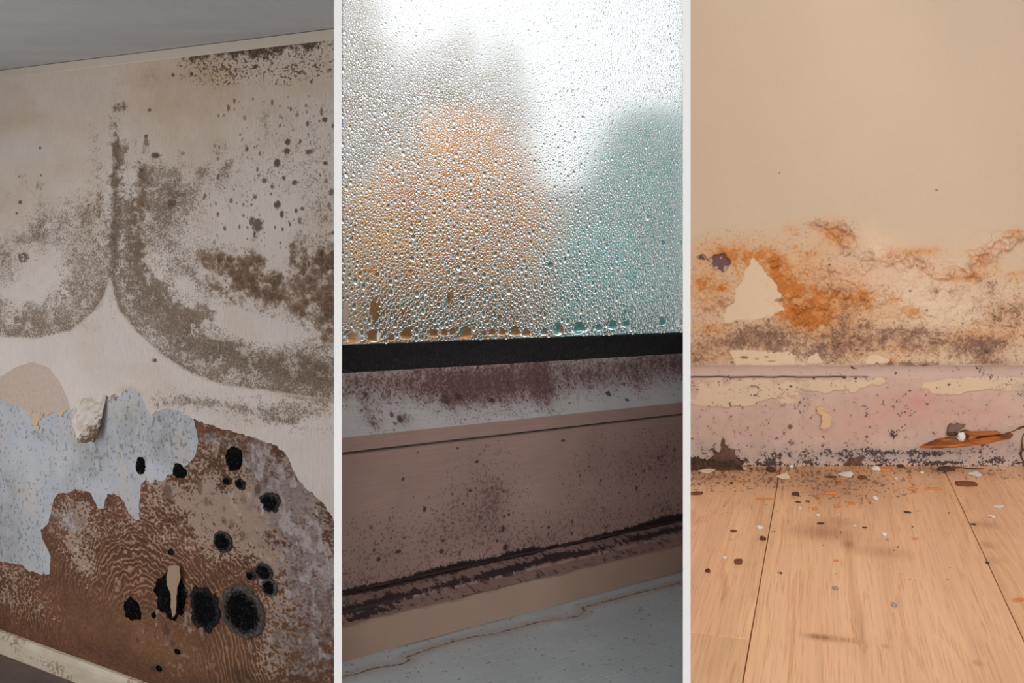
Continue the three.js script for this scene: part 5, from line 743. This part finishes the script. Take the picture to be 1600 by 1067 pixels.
    put('plank', metres(g, (x, y, z) => toQL(x, z)), new THREE.MeshPhysicalMaterial({ ...tex, bumpScale: 0.00025, roughness: 0.5, clearcoat: 0.4, clearcoatRoughness: 0.3, side: THREE.DoubleSide }), floor);
  };
  const tA = plankTex(q1 - pitch, 3.1, 1.0), tA2 = plankTex(q1 - pitch, 8.7, 0.98), tB = plankTex(q1, 21.3, 1.0), tC = plankTex(q2, 47.9, 0.99);
  lay(q1 - pitch, q1, joint, 2, tA); lay(q1 - pitch, q1, -1, joint, tA2); lay(q1, q2, -1, 2, tB); lay(q2, q2 + pitch, -1, 2, tC);
  for (let k = 2; k < 6; k++) lay(q1 + pitch * k, q1 + pitch * (k + 1), -1, 2, k % 2 ? tB : tC);
  lay(q1 - pitch * 2, q1 - pitch, -1, 2, tC); lay(q1 - pitch * 3, q1 - pitch * 2, -1, 2, tB);
  structure(put('floor_platform', plan([[MID_R * 0.565, -0.565], [1.298, -0.565], [1.298, -1.272], [MID_R * 1.272, -1.272]], 0.0, BAY_FLOOR - 0.0132), std({ color: rgb(96, 70, 48) })), 'raised base under the oak planks', 'platform');
}

// ---------------------------------------------------------------- debris on the planks
{
  const colours = {
    cream: rgb(236, 218, 186), white: rgb(232, 230, 226), orange: rgb(214, 138, 84), brown: rgb(122, 72, 44), dark: rgb(80, 60, 46), red: rgb(104, 54, 42), grey: rgb(168, 158, 152),
  };
  const mats = Object.fromEntries(Object.entries(colours).map(([k, c]) => [k, std({ color: c, roughness: 0.9 })]));
  const names = {
    flake: { cream: ['paint_flake', 'curled cream paint flake lying on the planks', 'paint flake'], white: ['paint_flake', 'flat white paint flake lying on the planks', 'paint flake'], grey: ['paint_flake', 'greyish paint flake lying on the planks', 'paint flake'] },
    splinter: { orange: ['wood_splinter', 'thin orange wood splinter lying on the planks', 'splinter'], brown: ['wood_splinter', 'thin brown wood splinter lying on the planks', 'splinter'], dark: ['wood_splinter', 'thin dark splinter lying on the planks', 'splinter'] },
    chip: { orange: ['wood_chip', 'small orange wood chip lying on the planks', 'wood chip'], brown: ['wood_chip', 'brown wood chip lying on the planks', 'wood chip'], dark: ['wood_chip', 'dark rotten wood chip lying on the planks', 'wood chip'] },
    crumb: { white: ['plaster_crumb', 'small white plaster crumb on the planks', 'crumb'], grey: ['plaster_crumb', 'small grey plaster crumb on the planks', 'crumb'], dark: ['dirt_crumb', 'small dark crumb of dirt on the planks', 'crumb'], red: ['dirt_crumb', 'small dark red crumb on the planks', 'crumb'], orange: ['wood_crumb', 'small orange wood crumb on the planks', 'crumb'] },
  };
  reseed(404);
  const shape = (kind, w, d) => {
    let g;
    if (kind === 'crumb') {
      g = new THREE.IcosahedronGeometry(0.5, 1); const p = g.attributes.position, t = rr(0, 50);
      for (let i = 0; i < p.count; i++) { const v = new THREE.Vector3().fromBufferAttribute(p, i), k = 0.75 + fbm(v.x * 3 + t, v.y * 3 + v.z * 2, 2) * 0.6; p.setXYZ(i, v.x * k * w, Math.max(-0.3, v.y * k) * Math.min(w, d) * 0.7, v.z * k * d); }
    } else {
      const n = kind === 'splinter' ? 7 : kind === 'flake' ? 8 : 6, pts = [], t0 = rr(0, 1);
      for (let i = 0; i < n; i++) { const a = (i + t0 + rr(-0.3, 0.3)) / n * Math.PI * 2, f = kind === 'splinter' ? rr(0.8, 1.1) : rr(0.6, 1.2), c = Math.cos(a), s = Math.sin(a); pts.push(new THREE.Vector2(c * w / 2 * f, s * d / 2 * f * (kind === 'splinter' ? Math.max(0.35, 1 - Math.abs(c) ** 3 * 0.8) : 1))); }
      const th = kind === 'flake' ? 0.0006 : Math.max(0.0007, Math.min(w, d) * 0.22);
      g = new THREE.ExtrudeGeometry(new THREE.Shape(pts), { depth: th, bevelEnabled: true, bevelSize: th * 0.2, bevelThickness: th * 0.2, bevelSegments: 1, steps: 1 }).rotateX(-Math.PI / 2);
      const p = g.attributes.position, lift = kind === 'flake' ? 0.5 : 0.06;
      for (let i = 0; i < p.count; i++) p.setY(i, p.getY(i) + (kind === 'flake' ? Math.abs(p.getX(i)) * lift * (p.getX(i) > 0 ? 1 : 0.25) * Math.abs(p.getX(i)) / w * 1.4 : 0) + (fbm(p.getX(i) * 400, p.getZ(i) * 400, 2) - 0.5) * th * 0.5);
    }
    g.computeVertexNormals(); return toCreasedNormals(g, 0.5);
  };
  // on floor [x, z, width, depth, kind, colour, turn]
  for (const [x, z, w, d, kind, colour, turn, own] of [[0.2333,-1.2238,0.0191,0.0107,"flake","cream",0],[0.3172,-1.1971,0.0202,0.012,"flake","cream",0.5,"long cream paint flake lying beside the plank seam under the skirting"],[0.26,-1.1785,0.0133,0.0029,"splinter","orange",0],[0.2509,-1.1702,0.0037,0.0044,"crumb","dark",0],[0.2034,-1.1262,0.0155,0.0063,"splinter","brown",0.2],[0.2721,-1.1048,0.0186,0.0041,"splinter","orange",0.05],[0.3453,-1.1856,0.0096,0.0052,"flake","grey",-0.3],[0.3726,-1.1971,0.0135,0.0045,"splinter","dark",-0.1],[0.3919,-1.2059,0.0158,0.0121,"flake","white",0.1,"white paint flake with orange underside near the skirting"],[0.4078,-1.1928,0.0112,0.0082,"chip","brown",0],[0.4476,-1.2283,0.0154,0.0092,"chip","orange",0.1],[0.4381,-1.2299,0.0092,0.0085,"crumb","white",0],[0.473,-1.2469,0.0086,0.007,"chip","dark",0],[0.5211,-1.2299,0.0169,0.0115,"chip","dark",0,"dark rotten wood chip at the end of a plank seam"],[0.547,-1.2088,0.0136,0.0113,"flake","white",0.2,"white paint flake by the plank seam below the broken wood"],[0.5171,-1.1619,0.0247,0.0116,"chip","brown",-0.15,"large dark brown wood chunk beside the plank seam"],[0.4705,-1.1458,0.0215,0.0043,"splinter","orange",0,"long orange wood splinter by the plank seam"],[0.4472,-1.1431,0.01,0.005,"crumb","orange",0],[0.3509,-1.1275,0.0141,0.0078,"chip","orange",0.1],[0.3312,-1.111,0.0042,0.0111,"chip","orange",0.1],[0.3108,-1.1224,0.007,0.0056,"crumb","dark",0],[0.3926,-1.106,0.0062,0.0069,"crumb","white",0],[0.361,-1.0878,0.0075,0.0054,"chip","orange",0],[0.5111,-1.076,0.0087,0.0061,"flake","white",0],[0.4878,-1.0419,0.0065,0.0059,"flake","white",0.4],[0.408,-1.0564,0.0073,0.0033,"splinter","dark",-0.4],[0.2149,-0.9938,0.0062,0.0037,"splinter","brown",0],[0.2423,-1.0018,0.0063,0.0063,"crumb","white",0],[0.2375,-0.9694,0.0061,0.0048,"crumb","red",0],[0.2003,-0.9055,0.0085,0.0091,"chip","brown",-0.6,"brown wood chip alone in the middle of a plank"],[0.1688,-0.8829,0.0044,0.0055,"crumb","red",0],[0.19,-0.9156,0.004,0.0034,"crumb","white",0],[0.2305,-0.8782,0.0022,0.0027,"crumb","dark",0],[0.2874,-0.9088,0.0045,0.0028,"chip","orange",0],[0.3007,-0.8059,0.0045,0.0055,"crumb","grey",0,"grey plaster crumb far out on the widest plank"],[0.3815,-0.9704,0.0067,0.0024,"splinter","orange",0],[0.4037,-0.8165,0.0112,0.0036,"splinter","orange",0.3],[0.3573,-0.9839,0.0043,0.0055,"crumb","white",0],[0.3547,-0.9675,0.003,0.0036,"crumb","grey",0],[0.3068,-1.0183,0.0076,0.0032,"splinter","dark",0.2],[0.2664,-0.8422,0.0047,0.0042,"flake","grey",0],[0.3056,-1.0938,0.0062,0.0027,"splinter","dark",-0.2],[0.3165,-1.0962,0.0048,0.0027,"splinter","dark",-0.2],[0.3157,-1.0678,0.0053,0.004,"crumb","orange",0],[0.3123,-1.0452,0.0039,0.0033,"crumb","white",0],[0.2882,-1.2329,0.0039,0.0046,"crumb","dark",0],[0.2804,-1.236,0.0031,0.0039,"crumb","white",0],[0.3105,-1.2268,0.01,0.0115,"crumb","dark",0.4],[0.4197,-0.9038,0.0028,0.0034,"crumb","dark",0],[0.4575,-1.0152,0.0063,0.0032,"splinter","dark",0],[0.343,-1.076,0.0061,0.0027,"splinter","orange",0],[0.301,-1.0701,0.0027,0.0033,"crumb","white",0],[0.4628,-1.1942,0.0045,0.0037,"crumb","orange",0],[0.4879,-1.2177,0.0038,0.0038,"crumb","white",0],[0.5396,-1.2422,0.0186,0.0031,"splinter","brown",-0.05],[0.5562,-1.236,0.0232,0.0031,"splinter","dark",-0.1,"long dark sliver lying against the skirting under the broken wood"],[0.4457,-1.1885,0.0037,0.0037,"crumb","white",0],[0.4243,-1.2299,0.0038,0.0038,"crumb","orange",0],[0.3394,-1.2453,0.0054,0.0047,"crumb","white",0],[0.3381,-1.011,0.0025,0.0025,"crumb","white",0],[0.3461,-1.0049,0.005,0.0019,"splinter","dark",0],[0.3761,-1.18,0.0066,0.0037,"chip","orange",0]]) {
    const [name, label, category] = names[kind][colour];
    const o = put(name, shape(kind, w, d * (kind === 'flake' ? 1.7 : 1.15)), mats[colour]); o.position.set(x, BAY_FLOOR + (kind === 'crumb' ? Math.min(w, d * 1.15) * 0.2 : 0.0003), z); o.rotation.y = turn;
    tag(o, own ?? label, category, own ? null : name.replace(/_/g, ' ') + 's of the same look on the planks');
  }
  // dust: specks too many to count
  reseed(55);
  const N = 420, geo = new THREE.IcosahedronGeometry(0.5, 0), dustMesh = new THREE.InstancedMesh(geo, std({ color: 0xffffff, roughness: 1 }), N), M = new THREE.Matrix4(), c = new THREE.Color();
  dustMesh.name = 'dust'; dustMesh.castShadow = dustMesh.receiveShadow = true;
  for (let i = 0; i < N; i++) {
    const t = rnd() ** 2.2, z = WALL_Z + 0.02 + t * 0.42, x = rr(0.20, 0.75), s = 0.0005 + 0.0014 * rnd() ** 3; if (x < -MID_R * z + 0.004) { M.makeScale(0, 0, 0); } else M.compose(new THREE.Vector3(x, BAY_FLOOR + s * 0.3, z), new THREE.Quaternion().setFromEuler(new THREE.Euler(rr(0, 6), rr(0, 6), rr(0, 6))), new THREE.Vector3(s * rr(0.8, 2), s * 0.7, s * rr(0.8, 1.6)));
    dustMesh.setMatrixAt(i, M); const k = rnd(); c.copy(k < 0.45 ? colours.cream : k < 0.6 ? colours.orange : k < 0.8 ? colours.brown : colours.dark); dustMesh.setColorAt(i, c);
  }
  tag(dustMesh, 'fine dust of paint and rotten wood along the skirting', 'dust', null, 'stuff'); scene.add(dustMesh);

  // heap of crumbled wood and dirt at the foot of the skirting
  const heap = (() => {
    const from = [[0.218,-1.2548]][0], to = [[0.2815,-1.258]][0], nx = 60, nz = 14, pos = [], idx = [], left = (z) => -MID_R * z;
    for (let j = 0; j <= nz; j++) for (let i = 0; i <= nx; i++) {
      const t = j / nz, z = WALL_Z + 0.015 + t * 0.024, x0 = left(z) + 0.0006, x = x0 + (to[0] - x0) * i / nx, f = i / nx;
      const n = fbm(x * 260, z * 260, 3), y = 0.013 * (1 - t) * (1 - f) ** 0.8 * (0.35 + n * 1.3) * sm(0, 0.12, 1 - f) + 0.0016 * (n - 0.35) * (1 - t) * (1 - f);
      pos.push(x, BAY_FLOOR + (j === nz || i === nx ? -0.001 : Math.max(-0.001, y)), z);
    }
    for (let j = 0; j < nz; j++) for (let i = 0; i < nx; i++) { const a = j * (nx + 1) + i; idx.push(a, a + nx + 1, a + 1, a + 1, a + nx + 1, a + nx + 2); }
    const g = new THREE.BufferGeometry(); g.setIndex(idx); g.setAttribute('position', new THREE.Float32BufferAttribute(pos, 3)); g.computeVertexNormals(); return metres(g, (x, y, z) => [x, z]);
  })();
  const heapTex = paint(256, 64, [0.2, -1.28, 0.1, 0.05], (u, v, o) => { const f = fbm(u * 900, v * 900, 3), m = fbm(u * 200, v * 200, 3), k = 0.6 + f * 0.8; o[0] = 78 * k; o[1] = 56 * k; o[2] = 40 * k; blend(o, [150, 112, 76], sm(0.6, 0.7, m) * 0.4); o[3] = f; });
  tag(put('dirt_heap', heap, std({ ...heapTex, bumpScale: 0.002, roughness: 1 })), 'dark heap of crumbled wood and dirt in the corner by the partition', 'dirt');

  // broken wood caught on the skirting
  const woodTex = paint(512, 128, [0, 0, 0.2, 0.05], (u, v, o) => { const f = fbm(u * 60, v * 700, 3), w = fbm(u * 20, v * 90, 3), k = 0.7 + f * 0.6; o[0] = 178 * k; o[1] = 104 * k; o[2] = 44 * k; blend(o, [84, 44, 20], sm(0.55, 0.7, w) * 0.6); o[3] = f; });
  const mWood = std({ ...woodTex, bumpScale: 0.0012, roughness: 0.75 });
  const brk = group('broken_wood'); tag(brk, 'broken splinter of rotten orange wood caught on the skirting', 'broken wood');
  const piece = (pts, th, tilt) => {
    const c = pts.reduce((a, p) => [a[0] + p[0] / pts.length, a[1] + p[1] / pts.length], [0, 0]);
    const g = new THREE.ExtrudeGeometry(new THREE.Shape(torn(pts, 0.003, 0.0007, 300).map(([x, y]) => new THREE.Vector2(x - c[0], y - c[1]))), { depth: th, bevelEnabled: true, bevelSize: 0.0012, bevelThickness: 0.0016, bevelOffset: -0.001, bevelSegments: 2 });
    const p = g.attributes.position; for (let i = 0; i < p.count; i++) p.setZ(i, p.getZ(i) + (fbm(p.getX(i) * 90, p.getY(i) * 420, 3) - 0.5) * 0.004 + p.getX(i) * tilt);
    metres(g, (x, y) => [x + 0.1, y + 0.025]); g.computeVertexNormals(); return toCreasedNormals(g, 0.7).translate(c[0], BAY_FLOOR + c[1], WALL_Z + 0.0185);
  };
  put('shard', piece([[0.4973,0.0239],[0.5084,0.0295],[0.5211,0.0342],[0.5321,0.0358],[0.5464,0.0334],[0.5622,0.035],[0.586,0.039],[0.6074,0.0406],[0.6034,0.0358],[0.5939,0.0334],[0.5701,0.0287],[0.5464,0.0255],[0.5195,0.0231]], 0.006, 0.03), mWood, brk);
  put('shard', piece([[0.5464,0.0437],[0.5527,0.0453],[0.5606,0.0429],[0.5701,0.0429],[0.5899,0.0437],[0.5939,0.0421],[0.5781,0.039],[0.5646,0.0382],[0.5583,0.035],[0.5527,0.0342],[0.5543,0.039]], 0.007, 0), mWood, brk);
  put('rotten_chip', piece([[0.5313,0.0493],[0.5345,0.0532],[0.5401,0.0516],[0.5432,0.0532],[0.548,0.0516],[0.5511,0.0524],[0.5488,0.0485],[0.5448,0.0469],[0.5409,0.0437],[0.5353,0.0421],[0.5321,0.039],[0.5306,0.0437]], 0.003, 0), std({ color: rgb(128, 100, 92), roughness: 1 }), brk).userData.label = 'grey brown rotten chip';
  const [wx, wy] = [[0.5448,0.0382]][0];
  const lump = new THREE.IcosahedronGeometry(0.0046, 2); { const p = lump.attributes.position; for (let i = 0; i < p.count; i++) { const v = new THREE.Vector3().fromBufferAttribute(p, i).multiplyScalar(0.7 + fbm(p.getX(i) * 500, p.getY(i) * 500 + p.getZ(i) * 300, 2) * 0.6); p.setXYZ(i, v.x, v.y * 1.15, v.z * 0.8); } lump.computeVertexNormals(); }
  put('plaster_lump', lump.translate(wx, BAY_FLOOR + wy, WALL_Z + 0.026), mats.white, brk).userData.label = 'white plaster lump';
  const [hx, hy] = [[0.5353,0.0406]][0];
  put('dark_hole', new THREE.IcosahedronGeometry(0.006, 2).scale(1.1, 0.55, 0.6).translate(hx, BAY_FLOOR + hy, WALL_Z + 0.021), mats.dark, brk);  // solid dark lump standing in for the dark of a hole
  // dry roots
  const rootMat = std({ color: rgb(104, 66, 48), roughness: 1 }), thin = (pts, r) => new THREE.TubeGeometry(new THREE.CatmullRomCurve3(pts.map(([x, h], i) => new THREE.Vector3(x, BAY_FLOOR + h, WALL_Z + 0.0185 + 0.0015 * Math.sin(i * 1.7)))), pts.length * 8, r, 6, false);
  const roots = group('dry_root'); tag(roots, 'thin dry brown root creeping up the skirting', 'root');
  for (const [pts, r] of [[[[0.6018,0.0406],[0.6113,0.0437],[0.6192,0.0477],[0.6272,0.0501],[0.6335,0.058],[0.643,0.0611]], 0.0006], [[[0.6177,0.0453],[0.624,0.0485],[0.6272,0.0437],[0.624,0.0374],[0.6216,0.0295],[0.6224,0.0263]], 0.0006], [[[0.6224,0.0279],[0.6208,0.0215],[0.6208,0.0136],[0.624,0.0073],[0.6264,0.0041]], 0.0011], [[[0.6264,0.0033],[0.6295,0.0105],[0.6319,0.0184],[0.6327,0.0247],[0.6367,0.0342]], 0.0010], [[[0.6224,0.0184],[0.6264,0.0263],[0.6311,0.0311],[0.6351,0.0374]], 0.0007], [[[0.6264,0.0041],[0.6224,0.0049],[0.6161,0.0057]], 0.0006], [[[0.6264,0.0041],[0.6311,0.0041],[0.6383,0.0033]], 0.0007]]) put('root_strand', thin(pts, r), rootMat, roots);
}
renderer.render(scene, camera);
